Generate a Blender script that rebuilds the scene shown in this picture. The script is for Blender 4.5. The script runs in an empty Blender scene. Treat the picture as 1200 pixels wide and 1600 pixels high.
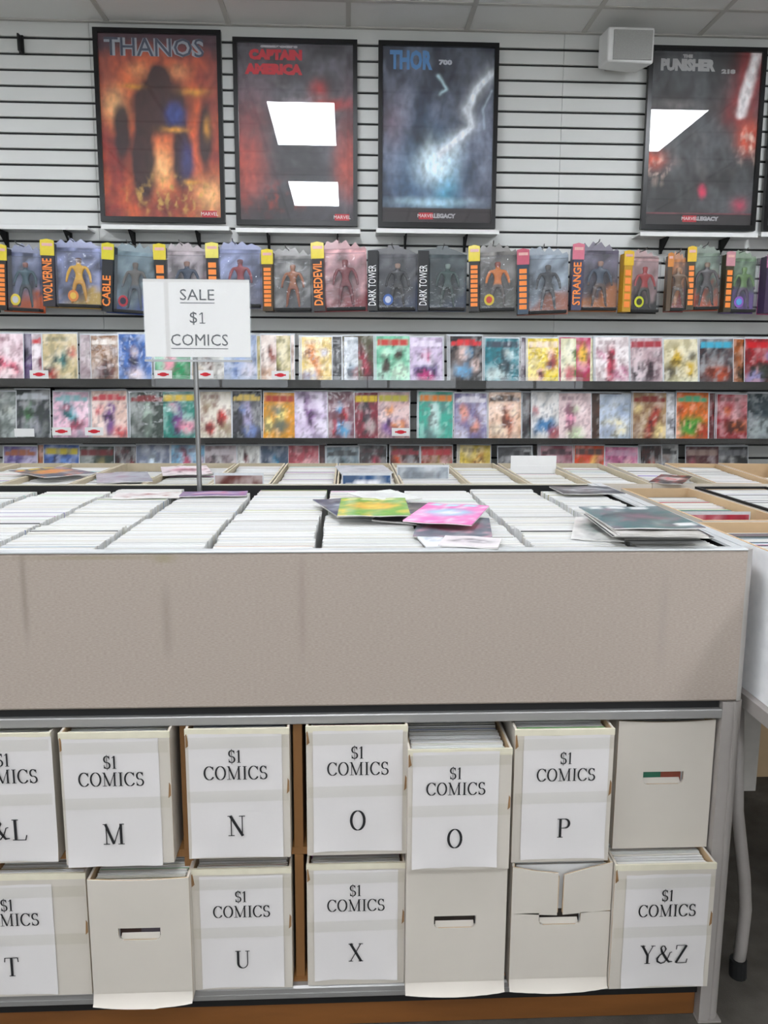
import bpy, math, random
from mathutils import Vector, Matrix, noise
random.seed(7)
C = bpy.context.scene.collection
PI = math.pi

# ---------------------------------------------------------------- camera
YAW, PITCH, ROLL, FPX, CZ = 0.0447874, 0.1634903, 0.0047577, 1250.0, 1.37
WALL = 4.467
def basis():
    cy, sy, cp, sp = math.cos(YAW), math.sin(YAW), math.cos(PITCH), math.sin(PITCH)
    f = Vector((sy*cp, cy*cp, -sp)); r = Vector((cy, -sy, 0)); u = r.cross(f)
    cr, sr = math.cos(ROLL), math.sin(ROLL)
    return cr*r + sr*u, -sr*r + cr*u, f
RR, UU, FF = basis()
cam = bpy.data.objects.new('camera', bpy.data.cameras.new('camera')); C.objects.link(cam)
cam.matrix_world = Matrix(((RR.x, UU.x, -FF.x, 0), (RR.y, UU.y, -FF.y, 0), (RR.z, UU.z, -FF.z, CZ), (0, 0, 0, 1)))
cam.data.sensor_fit = 'VERTICAL'; cam.data.sensor_height = 36; cam.data.lens = 36*FPX/1600
cam.data.clip_start = .05
bpy.context.scene.camera = cam
# ---------------------------------------------------------------- world and exposure (lit by ceiling panels and added daylight openings)
wd = bpy.data.worlds.new('world'); bpy.context.scene.world = wd; wd.use_nodes = True
wd.node_tree.nodes['Background'].inputs[0].default_value = (.9, .95, 1, 1)
wd.node_tree.nodes['Background'].inputs[1].default_value = 4.6     # daylight fill entering by the added openings behind the camera
vs = bpy.context.scene.view_settings
vs.view_transform = 'Standard'; vs.look = 'None'; vs.gamma = 1; vs.use_curve_mapping = False
vs.exposure = 0.0
LAMP = 24.5                       # radiance of the fluorescent diffusers
PANEL_X = (-2.74, -.30, 2.14); PANEL_Y = (2.945, 1.115, -.715, -2.545)

def ray(px, py):                  # direction through a pixel, scaled to one metre of depth
    d = FF*FPX + RR*(px-600) + UU*(800-py)
    return d/d.y
def W(px, py, D):                 # world point at depth D
    d = ray(px, py)*D; return Vector((d.x, D, CZ+d.z))
def G(px, py, z):                 # world point on a horizontal level
    d = ray(px, py); t = (z-CZ)/d.z; return Vector((d.x*t, t, z))

# ---------------------------------------------------------------- materials
def srgb(c):
    if isinstance(c, str): c = [int(c[i:i+2], 16)/255 for i in (0, 2, 4)]
    return tuple(((v/12.92) if v <= .04045 else ((v+.055)/1.055)**2.4) for v in c)
MC = {}
def mat(name, col, rough=.6, metal=0., var=.06, scale=40., bump=0., bscale=200., coat=0., spec=.5, stretch=(1, 1, 1), emit=0.):
    if name in MC: return MC[name]
    m = bpy.data.materials.new(name); m.use_nodes = True; nt = m.node_tree; N = nt.nodes; L = nt.links
    b = N['Principled BSDF']
    c = srgb(col)
    tc = N.new('ShaderNodeTexCoord'); mp = N.new('ShaderNodeMapping'); mp.inputs['Scale'].default_value = stretch
    L.new(tc.outputs['Object'], mp.inputs[0])
    nz = N.new('ShaderNodeTexNoise'); nz.inputs['Scale'].default_value = scale; nz.inputs['Detail'].default_value = 4
    L.new(mp.outputs[0], nz.inputs['Vector'])
    mx = N.new('ShaderNodeMix'); mx.data_type = 'RGBA'
    mx.inputs[6].default_value = tuple(max(0, v*(1-var*2)) for v in c)+(1,)
    mx.inputs[7].default_value = tuple(min(1, v*(1+var*2)) for v in c)+(1,)
    L.new(nz.outputs[0], mx.inputs[0]); L.new(mx.outputs[2], b.inputs['Base Color'])
    b.inputs['Roughness'].default_value = rough; b.inputs['Metallic'].default_value = metal
    b.inputs['Coat Weight'].default_value = coat; b.inputs['Coat Roughness'].default_value = .12
    b.inputs['Specular IOR Level'].default_value = spec
    if bump:
        n2 = N.new('ShaderNodeTexNoise'); n2.inputs['Scale'].default_value = bscale; L.new(mp.outputs[0], n2.inputs['Vector'])
        bp = N.new('ShaderNodeBump'); bp.inputs['Strength'].default_value = bump; bp.inputs['Distance'].default_value = .002
        L.new(n2.outputs[0], bp.inputs['Height']); L.new(bp.outputs[0], b.inputs['Normal'])
    if emit:
        b.inputs['Emission Color'].default_value = c+(1,); b.inputs['Emission Strength'].default_value = emit
    MC[name] = m; return m
def vcol(name, rough=.4, coat=0., var=.05, bump=0.):   # printed colours kept on the mesh
    if name in MC: return MC[name]
    m = bpy.data.materials.new(name); m.use_nodes = True; nt = m.node_tree; N = nt.nodes; L = nt.links
    b = N['Principled BSDF']; a = N.new('ShaderNodeAttribute'); a.attribute_name = 'Col'
    tc = N.new('ShaderNodeTexCoord'); nz = N.new('ShaderNodeTexNoise'); nz.inputs['Scale'].default_value = 90
    L.new(tc.outputs['Object'], nz.inputs['Vector'])
    mr = N.new('ShaderNodeMapRange'); mr.inputs[3].default_value = 1-var*2; mr.inputs[4].default_value = 1+var*2
    L.new(nz.outputs[0], mr.inputs[0])
    vm = N.new('ShaderNodeVectorMath'); vm.operation = 'SCALE'
    L.new(a.outputs['Color'], vm.inputs[0]); L.new(mr.outputs[0], vm.inputs['Scale']); L.new(vm.outputs[0], b.inputs['Base Color'])
    b.inputs['Roughness'].default_value = rough; b.inputs['Coat Weight'].default_value = coat; b.inputs['Coat Roughness'].default_value = .08
    if bump:
        n2 = N.new('ShaderNodeTexNoise'); n2.inputs['Scale'].default_value = 14; L.new(tc.outputs['Object'], n2.inputs['Vector'])
        bp = N.new('ShaderNodeBump'); bp.inputs['Strength'].default_value = bump; bp.inputs['Distance'].default_value = .01
        L.new(n2.outputs[0], bp.inputs['Height']); L.new(bp.outputs[0], b.inputs['Normal']); L.new(bp.outputs[0], b.inputs['Coat Normal'])
    MC[name] = m; return m
def clear(name, tint=(1, 1, 1), rough=.02, haze=0., bump=0., f0=.045):
    if name in MC: return MC[name]
    m = bpy.data.materials.new(name); m.use_nodes = True; nt = m.node_tree; N = nt.nodes; L = nt.links
    for n in list(N): N.remove(n)
    o = N.new('ShaderNodeOutputMaterial'); t = N.new('ShaderNodeBsdfTransparent'); t.inputs[0].default_value = (*tint, 1)
    g = N.new('ShaderNodeBsdfGlossy'); g.inputs['Roughness'].default_value = rough
    ge = N.new('ShaderNodeNewGeometry'); dt = N.new('ShaderNodeVectorMath'); dt.operation = 'DOT_PRODUCT'; L.new(ge.outputs['Normal'], dt.inputs[0]); L.new(ge.outputs['Incoming'], dt.inputs[1])
    def mm(op, a, b_=None):
        n = N.new('ShaderNodeMath'); n.operation = op
        for i, v in enumerate((a, b_)):
            if v is None: continue
            if isinstance(v, (int, float)): n.inputs[i].default_value = v
            else: L.new(v, n.inputs[i])
        return n.outputs[0]
    fr = mm('ADD', mm('MULTIPLY', mm('POWER', mm('SUBTRACT', 1., mm('ABSOLUTE', dt.outputs['Value'])), 5.), .95), f0)
    mx = N.new('ShaderNodeMixShader'); L.new(fr, mx.inputs[0]); L.new(t.outputs[0], mx.inputs[1]); L.new(g.outputs[0], mx.inputs[2])
    out = mx
    if haze:
        d = N.new('ShaderNodeBsdfDiffuse'); d.inputs[0].default_value = (.75, .77, .8, 1)
        m2 = N.new('ShaderNodeMixShader'); m2.inputs[0].default_value = haze
        L.new(mx.outputs[0], m2.inputs[1]); L.new(d.outputs[0], m2.inputs[2]); out = m2
    if bump:
        tc = N.new('ShaderNodeTexCoord'); n2 = N.new('ShaderNodeTexNoise'); n2.inputs['Scale'].default_value = 25; L.new(tc.outputs['Object'], n2.inputs['Vector'])
        bp = N.new('ShaderNodeBump'); bp.inputs['Strength'].default_value = bump; bp.inputs['Distance'].default_value = .01
        L.new(n2.outputs[0], bp.inputs['Height']); L.new(bp.outputs[0], g.inputs['Normal'])
    L.new(out.outputs[0], o.inputs[0])
    MC[name] = m; return m

M_slat = mat('slat_white', 'd3d4d1', .5, var=.015, scale=6, spec=.4)
M_black = mat('matte_black', '0c0c0d', .6, var=.1)
M_frame = mat('frame_black', '08080a', .3, var=.05)
M_ceil = mat('ceiling_tile', 'e0e0dd', .95, var=.03, scale=120, bump=.5, bscale=260)
M_tee = mat('grid_tee', 'bcbab4', .5, var=.02)
M_wall = mat('painted_wall', 'cfcec8', .8, var=.02, scale=3)
M_alu = mat('brushed_aluminium', 'a9a8a6', .38, metal=.55, var=.05, scale=60, stretch=(.05, 1, 1))
M_graymetal = mat('grey_painted_metal', 'a19b96', .5, metal=.1, var=.03)
M_trimw = mat('pale_metal_trim', 'c9cccc', .35, metal=.2, var=.03)
M_wood = mat('bookcase_wood', '8a6136', .55, var=.18, scale=9, stretch=(1, 1, .12))
M_kick = mat('kick_wood', '7a4c22', .5, var=.3, scale=7, stretch=(.35, 1, 2))
M_kraft = mat('kraft_board', 'c2a682', .8, var=.05, scale=25)
M_kraftd = mat('kraft_edge', '8c6a45', .8, var=.12, scale=60)
M_whiteboard = mat('white_corrugated', 'c9c2b7', .55, var=.03, scale=8, bump=.25, bscale=10)
M_boxcream = mat('cream_tape_edge', 'd9d3bd', .45, var=.05, scale=30)
M_paper = mat('paper_white', 'd8d4d2', .6, var=.015, scale=5, bump=.35, bscale=9)
M_ink = mat('print_ink', '17171a', .7, var=.02)
M_tape = clear('clear_tape', (.97, .97, .95), .08, bump=.6)
M_glass = clear('poster_glass', (1, 1, 1), .0)
M_acryl = clear('acrylic', (.97, .98, .98), .02, f0=.022)
M_blister = clear('blister_plastic', (.95, .96, .97), .08, haze=.05, bump=.2)
M_comic = vcol('comic_print', .4, coat=.35, bump=.25)
M_edges = vcol('bagged_edges', .45, coat=.15, var=.02)
M_poster = vcol('poster_print', .5, var=.04)
M_toy = vcol('toy_plastic', .35, var=.03)
M_card = vcol('blister_card', .45, coat=.3)
M_white = mat('white_plastic', 'dcdcda', .4, var=.02)
M_chrome = mat('steel_wire', '8e8e8e', .3, metal=.8, var=.02)
M_shelf = mat('shelf_dark', '2a2725', .4, var=.05)
M_red = mat('price_red', 'c8182a', .6, var=.02)
M_rubber = mat('rubber_black', '0e0e0e', .8, var=.05)
M_trayblack = mat('tray_black', '141414', .7, var=.05)
M_orange = mat('letter_orange', 'f08a3c', .5, var=.05)
M_lwhite = mat('letter_white', 'e8e8e8', .5, var=.02)

# ---------------------------------------------------------------- mesh helpers
class MB:
    def __init__(s): s.v = []; s.f = []; s.mi = []; s.c = []
    def add(s, vs, fs, mi=0, col=None):
        o = len(s.v); s.v += [tuple(v) for v in vs]
        for f in fs: s.f.append(tuple(o+i for i in f)); s.mi.append(mi)
        s.c += [col or (1, 1, 1)]*len(vs)
    def box(s, x0, x1, y0, y1, z0, z1, mi=0, col=None, M=None):
        vs = [Vector(p) for p in ((x0,y0,z0),(x1,y0,z0),(x1,y1,z0),(x0,y1,z0),(x0,y0,z1),(x1,y0,z1),(x1,y1,z1),(x0,y1,z1))]
        if M: vs = [M@v for v in vs]
        s.add(vs, [(0,3,2,1),(4,5,6,7),(0,1,5,4),(1,2,6,5),(2,3,7,6),(3,0,4,7)], mi, col)
    def bbox(s, x0, x1, y0, y1, z0, z1, b, mi=0):   # box with chamfered front (y0) and top edges
        for dz0, dz1, yy in ((z0, z1, (y0+b, y1)),): s.box(x0, x1, yy[0], yy[1], dz0, dz1, mi)
        s.add([(x0,y0+b,z0),(x1,y0+b,z0),(x1,y0,z0+b),(x0,y0,z0+b),(x0,y0,z1-b),(x1,y0,z1-b),(x1,y0+b,z1),(x0,y0+b,z1)],
              [(0,1,2,3),(3,2,5,4),(4,5,6,7),(0,3,4,7),(1,6,5,2)], mi)
    def prism(s, pts, y0, y1, mi=0, col=None, M=None):   # polygon in xz extruded along y
        n = len(pts); vs = [Vector((x, y0, z)) for x, z in pts]+[Vector((x, y1, z)) for x, z in pts]
        if M: vs = [M@v for v in vs]
        s.add(vs, [tuple(range(n)), tuple(range(2*n-1, n-1, -1))]+[(i, i+n, (i+1)%n+n, (i+1)%n) for i in range(n)], mi, col)
    def tube(s, pts, r, n=10, mi=0, col=None):
        pts = [Vector(p) for p in pts]; rs = r if isinstance(r, (list, tuple)) else [r]*len(pts); vs = []
        for i, p in enumerate(pts):
            d = (pts[min(i+1, len(pts)-1)]-pts[max(i-1, 0)]).normalized()
            a = d.cross(Vector((0, 0, 1)) if abs(d.z) < .9 else Vector((1, 0, 0))).normalized(); b = d.cross(a)
            vs += [p+rs[i]*(math.cos(t)*a+math.sin(t)*b) for t in [2*PI*k/n for k in range(n)]]
        fs = [(i*n+k, i*n+(k+1)%n, (i+1)*n+(k+1)%n, (i+1)*n+k) for i in range(len(pts)-1) for k in range(n)]
        fs += [tuple(range(n-1, -1, -1)), tuple(range((len(pts)-1)*n, len(pts)*n))]
        s.add(vs, fs, mi, col)
    def mesh(s, name, mats):
        me = bpy.data.meshes.new(name); me.from_pydata(s.v, [], s.f)
        for m in (mats if isinstance(mats, (list, tuple)) else [mats]): me.materials.append(m)
        me.polygons.foreach_set('material_index', s.mi)
        if any(c != (1, 1, 1) for c in s.c):
            a = me.color_attributes.new('Col', 'FLOAT_COLOR', 'POINT')
            fl = []
            for c in s.c: fl += [c[0], c[1], c[2], 1]
            a.data.foreach_set('color', fl)
        me.update(); return me
    def build(s, name, mats, parent=None, loc=None, smooth=False):
        me = s.mesh(name, mats)
        if smooth: me.polygons.foreach_set('use_smooth', [True]*len(me.polygons))
        return link(name, me, parent, loc)
def link(name, me, parent=None, loc=None):
    o = bpy.data.objects.new(name, me); C.objects.link(o)
    if parent: o.parent = parent
    if loc is not None: o.location = loc
    return o
def tag(o, label=None, cat=None, group=None, kind=None):
    if label: o['label'] = label
    if cat: o['category'] = cat
    if group: o['group'] = group
    if kind: o['kind'] = kind
    return o
def thing(name, label, cat, loc=(0, 0, 0), group=None):
    o = bpy.data.objects.new(name, None); C.objects.link(o); o.location = loc; o.empty_display_size = .05
    return tag(o, label, cat, group)
def struct(o): o['kind'] = 'structure'; return o
def unit(name, m, col=None):
    b = MB(); b.box(-.5, .5, -.5, .5, -.5, .5, 0, col); return b.mesh(name, m)
def piece(name, me, parent, loc, sc=(1, 1, 1)):
    o = link(name, me, parent, loc); o.scale = sc; return o

# ---------------------------------------------------------------- lettering
TXT = {}
def sans(txt, size, m, name, parent, loc, rot=(PI/2, 0, 0), extr=.0003, sx=1., bold=0., center=True):
    cu = bpy.data.curves.new('txt', 'FONT'); cu.body = txt; cu.size = size; cu.extrude = extr; cu.offset = bold
    cu.align_x = 'CENTER' if center else 'LEFT'; cu.align_y = 'CENTER'; cu.resolution_u = 2
    t = bpy.data.objects.new('txt', cu); C.objects.link(t)
    dg = bpy.context.evaluated_depsgraph_get(); me = bpy.data.meshes.new_from_object(t.evaluated_get(dg))
    bpy.data.objects.remove(t); me.name = name; me.materials.clear(); me.materials.append(m)
    o = link(name, me, parent, loc); o.rotation_euler = rot; o.scale = (sx, 1, 1); return o
def ribbon(b, path, ws, y):            # stroke of changing width, in xz, facing -y
    n = len(path); L = []; R = []
    for i in range(n):
        a = path[max(0, i-1)]; c = path[min(n-1, i+1)]; dx, dz = c[0]-a[0], c[1]-a[1]; l = math.hypot(dx, dz) or 1
        w = (ws[i] if isinstance(ws, (list, tuple)) else ws)/2
        L.append((path[i][0]-dz/l*w, y, path[i][1]+dx/l*w)); R.append((path[i][0]+dz/l*w, y, path[i][1]-dx/l*w))
    b.add(L+R, [(i, i+1, n+i+1, n+i) for i in range(n-1)])
def arc(cx, cz, rx, rz, a0, a1, n=14): return [(cx+rx*math.cos(math.radians(a0+(a1-a0)*i/n)), cz+rz*math.sin(math.radians(a0+(a1-a0)*i/n))) for i in range(n+1)]
TK, TN = .125, .04
def pen(path, th=TK, tn=TN):
    ws = []
    for i in range(len(path)):
        a = path[max(0, i-1)]; c = path[min(len(path)-1, i+1)]; l = math.hypot(c[0]-a[0], c[1]-a[1]) or 1
        ws.append(tn+(th-tn)*abs(c[1]-a[1])/l)
    return ws
def serif(x, z, w=.28): return [([(x-w/2, z), (x+w/2, z)], .04)]
def glyph(ch):
    S = []; st = lambda x, t=TK, z0=0, z1=1: ([(x, z0), (x, z1)], t)
    if ch == 'I': S = [st(.17)]+serif(.17, .02)+serif(.17, .98); w = .34
    elif ch == '1': S = [st(.2)]+serif(.2, .02)+[([(.04, .84), (.2, .96)], .05)]; w = .46
    elif ch == 'L': S = [st(.15)]+serif(.15, .02)+serif(.15, .98)+[([(.15, .02), (.6, .02)], .04), ([(.57, .0), (.63, .25)], .05)]; w = .66
    elif ch == 'T': S = [st(.33)]+serif(.33, .02)+[([(.02, .98), (.64, .98)], .04), ([(.03, .99), (.01, .76)], .05), ([(.63, .99), (.65, .76)], .05)]; w = .68
    elif ch == 'N': S = [st(.14, .045), ([(.1, 1), (.66, 0)], .13), st(.64, .045)]+serif(.14, .02)+serif(.08, .98, .2)+serif(.64, .98); w = .8
    elif ch == 'M': S = [st(.13, .045), ([(.1, 1), (.45, .02)], .12), ([(.45, .02), (.78, 1)], .045), st(.78, .12)]+serif(.13, .02)+serif(.78, .02)+serif(.08, .98, .18)+serif(.84, .98, .18); w = .95
    elif ch == 'P':
        p = [(.15, .98), (.36, .98)]+arc(.36, .74, .22, .24, 90, -90)+[(.15, .5)]
        S = [st(.15)]+serif(.15, .02)+serif(.1, .98, .2)+[(p, pen(p))]; w = .64
    elif ch == 'U':
        p = [(.14, 1), (.14, .3)]+arc(.38, .3, .24, .28, 180, 360)+[(.62, 1)]; ws = pen(p); k = len(ws)//2
        ws = [v if i < k else min(v, .05) for i, v in enumerate(ws)]; S = [(p, ws)]+serif(.14, .98)+serif(.62, .98, .22); w = .76
    elif ch == 'X': S = [([(.08, 1), (.62, 0)], .13), ([(.6, 1), (.08, 0)], .045)]+serif(.1, .98, .24)+serif(.6, .98, .22)+serif(.1, .02, .22)+serif(.6, .02, .24); w = .72
    elif ch == 'Y': S = [([(.08, 1), (.36, .46)], .12), ([(.62, 1), (.36, .46)], .045), st(.36, TK, 0, .5)]+serif(.1, .98, .24)+serif(.62, .98, .22)+serif(.36, .02); w = .72
    elif ch == 'Z': S = [([(.06, .98), (.56, .98)], .04), ([(.56, .98), (.06, .02)], .12), ([(.06, .02), (.6, .02)], .04), ([(.07, 1), (.05, .76)], .05), ([(.58, 0), (.62, .24)], .05)]; w = .66
    elif ch == 'O': p = arc(.37, .5, .31, .49, 0, 360, 32); S = [(p, pen(p))]; w = .76
    elif ch == 'C': p = arc(.38, .5, .32, .49, 38, 325, 26); S = [(p, pen(p)), ([(.63, .98), (.64, .7)], .05)]; w = .7
    elif ch in 'S$':
        p = arc(.27, .73, .19, .25, 25, 270, 16)[:-1]+arc(.27, .26, .21, .24, 90, -155, 16)
        S = [(p, pen(p, .12, .05)), ([(.45, .98), (.46, .72)], .045), ([(.07, .3), (.07, .02)], .045)]; w = .54
        if ch == '$': S.append(([(.27, -.12), (.27, 1.1)], .04))
    elif ch == '&':
        p = [(.82, .62), (.72, .6), (.62, .3), (.45, .06), (.28, .01), (.1, .12), (.08, .28), (.2, .46), (.42, .62), (.5, .8), (.42, .96), (.32, .97), (.25, .85), (.3, .66), (.5, .32), (.68, .08), (.86, .1)]
        S = [(p, [.05, .05, .05, .06, .07, .11, .11, .07, .05, .08, .06, .05, .09, .12, .13, .11, .04])]; w = .92
    else: w = .3
    return S, w
def serif_text(b, txt, cx, z0, h, y, gap=.06, sx=1.):
    tot = sum(glyph(c)[1]+gap for c in txt)-gap; x = cx-tot*h*sx/2; k = 0
    for c in txt:
        S, w = glyph(c)
        for path, ws in S:
            k += 1
            pp = [(x+p[0]*h*sx, z0+p[1]*h) for p in path]
            ribbon(b, pp, [v*h for v in ws] if isinstance(ws, (list, tuple)) else ws*h, y-.00002*k)
        x += (w+gap)*h*sx

# ---------------------------------------------------------------- the room shell
XL, XR, YB, CEIL = -4.2, 4.4, -4.6, CZ+1.782
b = MB(); b.box(XL-.1, XR+.1, YB-.1, WALL+.1, -.1, 0)
fm = mat('carpet_charcoal', '5a554e', .95, var=.3, scale=14, bump=.8, bscale=300)
struct(b.build('floor', fm))
FILL_WINS = [(-3.2, -.9, .9, 2.5), (-.5, 1.8, .9, 2.5), (2.2, 3.9, .9, 2.5)]  # unseen shop-front openings, added so daylight fills the camera-facing surfaces
b = MB(); b.box(XL-.1, XR+.1, YB-.1, YB, 0, .9); b.box(XL-.1, XR+.1, YB-.1, YB, 2.5, CEIL+.05); px_ = XL-.1
for a in FILL_WINS: b.box(px_, a[0], YB-.1, YB, .9, 2.5); px_ = a[1]
b.box(px_, XR+.1, YB-.1, YB, .9, 2.5); struct(b.build('wall_front', M_wall))
for k, (x0, x1, z0, z1) in enumerate(FILL_WINS):
    b = MB()
    for q_ in ((x0, x0+.05, z0, z1), (x1-.05, x1, z0, z1), (x0+.05, x1-.05, z0, z0+.05), (x0+.05, x1-.05, z1-.05, z1), ((x0+x1)/2-.02, (x0+x1)/2+.02, z0+.05, z1-.05)): b.box(q_[0], q_[1], YB-.07, YB-.03, q_[2], q_[3])
    w_ = struct(b.build('fill_window_%d' % (k+1), M_graymetal)); b = MB(); b.box(x0+.05, x1-.05, YB-.052, YB-.048, z0+.05, z1-.05); b.build('pane', M_glass, w_)
    ld = bpy.data.lights.new('fill_window_portal', 'AREA'); ld.shape = 'RECTANGLE'; ld.size = x1-x0; ld.size_y = z1-z0; ld.cycles.is_portal = True
    lo = bpy.data.objects.new('fill_window_portal', ld); C.objects.link(lo); lo.location = ((x0+x1)/2, YB-.02, (z0+z1)/2); lo.rotation_euler = (PI/2, 0, 0)
for n, a in (('wall_left', (XL-.1, XL, YB, WALL+.1)), ('wall_right', (XR, XR+.1, YB, WALL+.1)), ):
    b = MB(); b.box(*a, 0, CEIL+.05); struct(b.build(n, M_wall))
b = MB(); b.box(XL-.1, XR+.1, WALL+.013, WALL+.1, 0, CEIL+.05)
wb = struct(b.build('wall_back', M_black))
me_sl = MB(); me_sl.bbox(-.5, .5, -.013, 0, -.0325, .0325, .002); me_sl = me_sl.mesh('slat', M_slat)
Z0 = CZ+1.70336
for xa, xb in ((XL, -3.752), (-3.75, -1.312), (-1.31, 1.129), (1.131, 3.569), (3.571, XR)):
    for i in range(-1, 41):
        zc = Z0-.0762*(i+.5)
        if zc < .03: continue
        h = .0652; top = zc+h/2
        if i == -1: zb = Z0+.0055; zc = (zb+CEIL)/2; sc = (CEIL-zb-.003)/.065
        else: sc = 1
        piece('slat', me_sl, wb, ((xa+xb)/2, WALL+.013, zc), (xb-xa, 1, sc))
# ceiling: plenum slab, grid and lay-in tiles
b = MB(); b.box(XL-.1, XR+.1, YB-.1, WALL+.1, CEIL+.03, CEIL+.12)
ce = struct(b.build('ceiling', M_wall))
TS = .61; gx0 = -.30-.305; gy0 = 4.165     # grid lines
xs = [gx0+TS*k for k in range(-6, 9)]; xs = [x for x in xs if XL < x < XR]; ysl = [gy0-TS*k for k in range(0, 15)]; ysl = [y for y in ysl if y > YB]
b = MB()
for x in xs: b.box(x-.012, x+.012, YB, WALL, CEIL-.001, CEIL+.02)
for y in ysl: b.box(XL, XR, y-.012, y+.012, CEIL-.0005, CEIL+.02)
b.box(XL, XR, WALL-.02, WALL, CEIL-.002, CEIL+.02)
b.build('ceiling_grid', M_tee, ce)
me_t = MB(); me_t.box(-.5, .5, -.5, .5, 0, .012); me_t = me_t.mesh('ceiling_tile', M_ceil)
XX = [XL]+xs+[XR]; YY = [WALL]+ysl+[YB]
def lit(cx, cy): return any(abs(cx-px) < .3 and abs(cy-py) < .58 for px in PANEL_X for py in PY)
# each light takes two tiles of the grid, run away from the wall
PY = []
for py in PANEL_Y:
    k = min(range(len(ysl)), key=lambda j: abs(ysl[j]-py)); PY.append(ysl[k])
for i in range(len(XX)-1):
    for j in range(len(YY)-1):
        cx, cy = (XX[i]+XX[i+1])/2, (YY[j]+YY[j+1])/2; w, d = XX[i+1]-XX[i]-.024, YY[j]-YY[j+1]-.024
        if w < .03 or d < .03 or lit(cx, cy): continue
        piece('ceiling_tile', me_t, ce, (cx, cy, CEIL+.004), (w, d, 1))
M_lamp = mat('lit_diffuser', 'f4f8ff', .5, var=0, emit=LAMP)
def ordinal(i): return ['nearest the back wall', 'second from the back wall', 'third from the back wall', 'farthest from the back wall'][i]
for i, px in enumerate(PANEL_X):
    for j, py in enumerate(PY):
        t = thing('ceiling_light', 'recessed fluorescent ceiling panel in the %s row, %s' % (('left', 'middle', 'right')[i], ordinal(j)), 'ceiling light', (px, py, CEIL-.004), 'recessed ceiling lights')
        b = MB(); W2, D2, FX, FY = .295, .6, .08, .17
        for a in ((-W2, W2, -D2, -D2+FY), (-W2, W2, D2-FY, D2), (-W2, -W2+FX, -D2+FY, D2-FY), (W2-FX, W2, -D2+FY, D2-FY)): b.box(*a, 0, .02)
        b.build('frame', M_white, t)
        b = MB(); b.box(-W2+FX, W2-FX, -D2+FY, D2-FY, .002, .012); b.build('diffuser', M_lamp, t)

# ---------------------------------------------------------------- posters with plain abstract stand-in prints
def mixc(a, b, t): t = max(0, min(1, t)); return tuple(a[k]*(1-t)+b[k]*t for k in range(3))
def blob(u, v, cx, cy, rx, ry, p=2): return math.exp(-(((u-cx)/rx)**2+((v-cy)/ry)**2)**(p/2))
def fb(u, v, s, k=0): return noise.fractal(Vector((u*s, v*s, k*7.3)), 1., 2., 4)
def H(s): return srgb(s)
def art1(u, v):
    c = mixc(H('8c2c26'), H('e86c34'), .25+blob(u, v, .5, .55, .42, .42)*.8+fb(u, v, 4, 1)*.7)
    c = mixc(c, H('f8c080'), blob(u, v, .12, .62, .1, .09)*.9+blob(u, v, .5, .27, .1, .12)+blob(u, v, .9, .12, .14, .1)*.9+blob(u, v, .33, .8, .1, .05)*.4+blob(u, v, .66, .8, .1, .05)*.4)
    c = mixc(c, H('4c2c38'), max(0, (v-.86)*9)+blob(u, v, 1, .75, .12, .3)*.5+blob(u, v, 0, .85, .15, .15)*.6)
    d = blob(u, v, .5, .62, .27, .17, 6)+blob(u, v, .34, .3, .11, .24, 5)+blob(u, v, .68, .33, .1, .2, 5)+blob(u, v, .5, .79, .09, .06, 3)+blob(u, v, .17, .47, .07, .18, 4)+blob(u, v, .88, .46, .06, .2, 4)
    c = mixc(c, H('15121e'), min(1, d*1.2)*.95)
    c = mixc(c, H('34468c'), blob(u, v, .63, .57, .09, .07, 4)*.9+blob(u, v, .72, .32, .06, .1)*.6)
    c = mixc(c, H('d8983a'), blob(u, v, .27, .72, .08, .014)+blob(u, v, .79, .7, .1, .02)+blob(u, v, .62, .49, .1, .014)+blob(u, v, .9, .5, .03, .05)*.8+blob(u, v, .75, .2, .06, .015))
    c = mixc(c, H('702420'), blob(u, v, .6, .07, .24, .09, 3)*.8); c = mixc(c, H('c09850'), max(0, fb(u, v, 18, 3)-.05)*3*blob(u, v, .62, .12, .38, .1, 3))
    return c
def art2(u, v):
    c = mixc(H('302e34'), H('5c5a64'), .5+fb(u, v*2, 4, 5))
    c = mixc(c, H('a84436'), min(1, (blob(u, v, .06, .34, .2, .25, 3)+blob(u, v, .96, .34, .13, .2, 3))*1.0))
    c = mixc(c, H('6e3038'), blob(u, v, .1, .6, .2, .2)*.6+blob(u, v, .95, .58, .1, .2)*.6)
    c = mixc(c, H('141418'), blob(u, v, .5, .42, .3, .3, 4)*.75); c = mixc(c, H('18181c'), blob(u, v, .78, .77, .12, .07)*.9)
    c = mixc(c, H('b82820'), blob(u, v, .8, .67, .2, .03)*.9+blob(u, v, .7, .75, .07, .05)*.7)
    c = mixc(c, H('9a9298'), max(0, fb(u*1, v*2.5, 5, 6))*1.2*blob(u, v, .5, .6, .3, .18)); c = mixc(c, H('242026'), blob(u, v, .4, .04, .6, .1, 4)*.8)
    c = mixc(c, H('903428'), max(0, fb(u, v, 12, 8)-.1)*2*blob(u, v, .3, .13, .3, .08))
    return c
def zig(u, v, P):
    m = 9
    for (a, b_), (c, d) in zip(P, P[1:]):
        dx, dy = c-a, d-b_; t = max(0, min(1, ((u-a)*dx+(v-b_)*dy)/(dx*dx+dy*dy))); m = min(m, math.hypot(u-a-t*dx, (v-b_-t*dy)*1.6))
    return m
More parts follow.
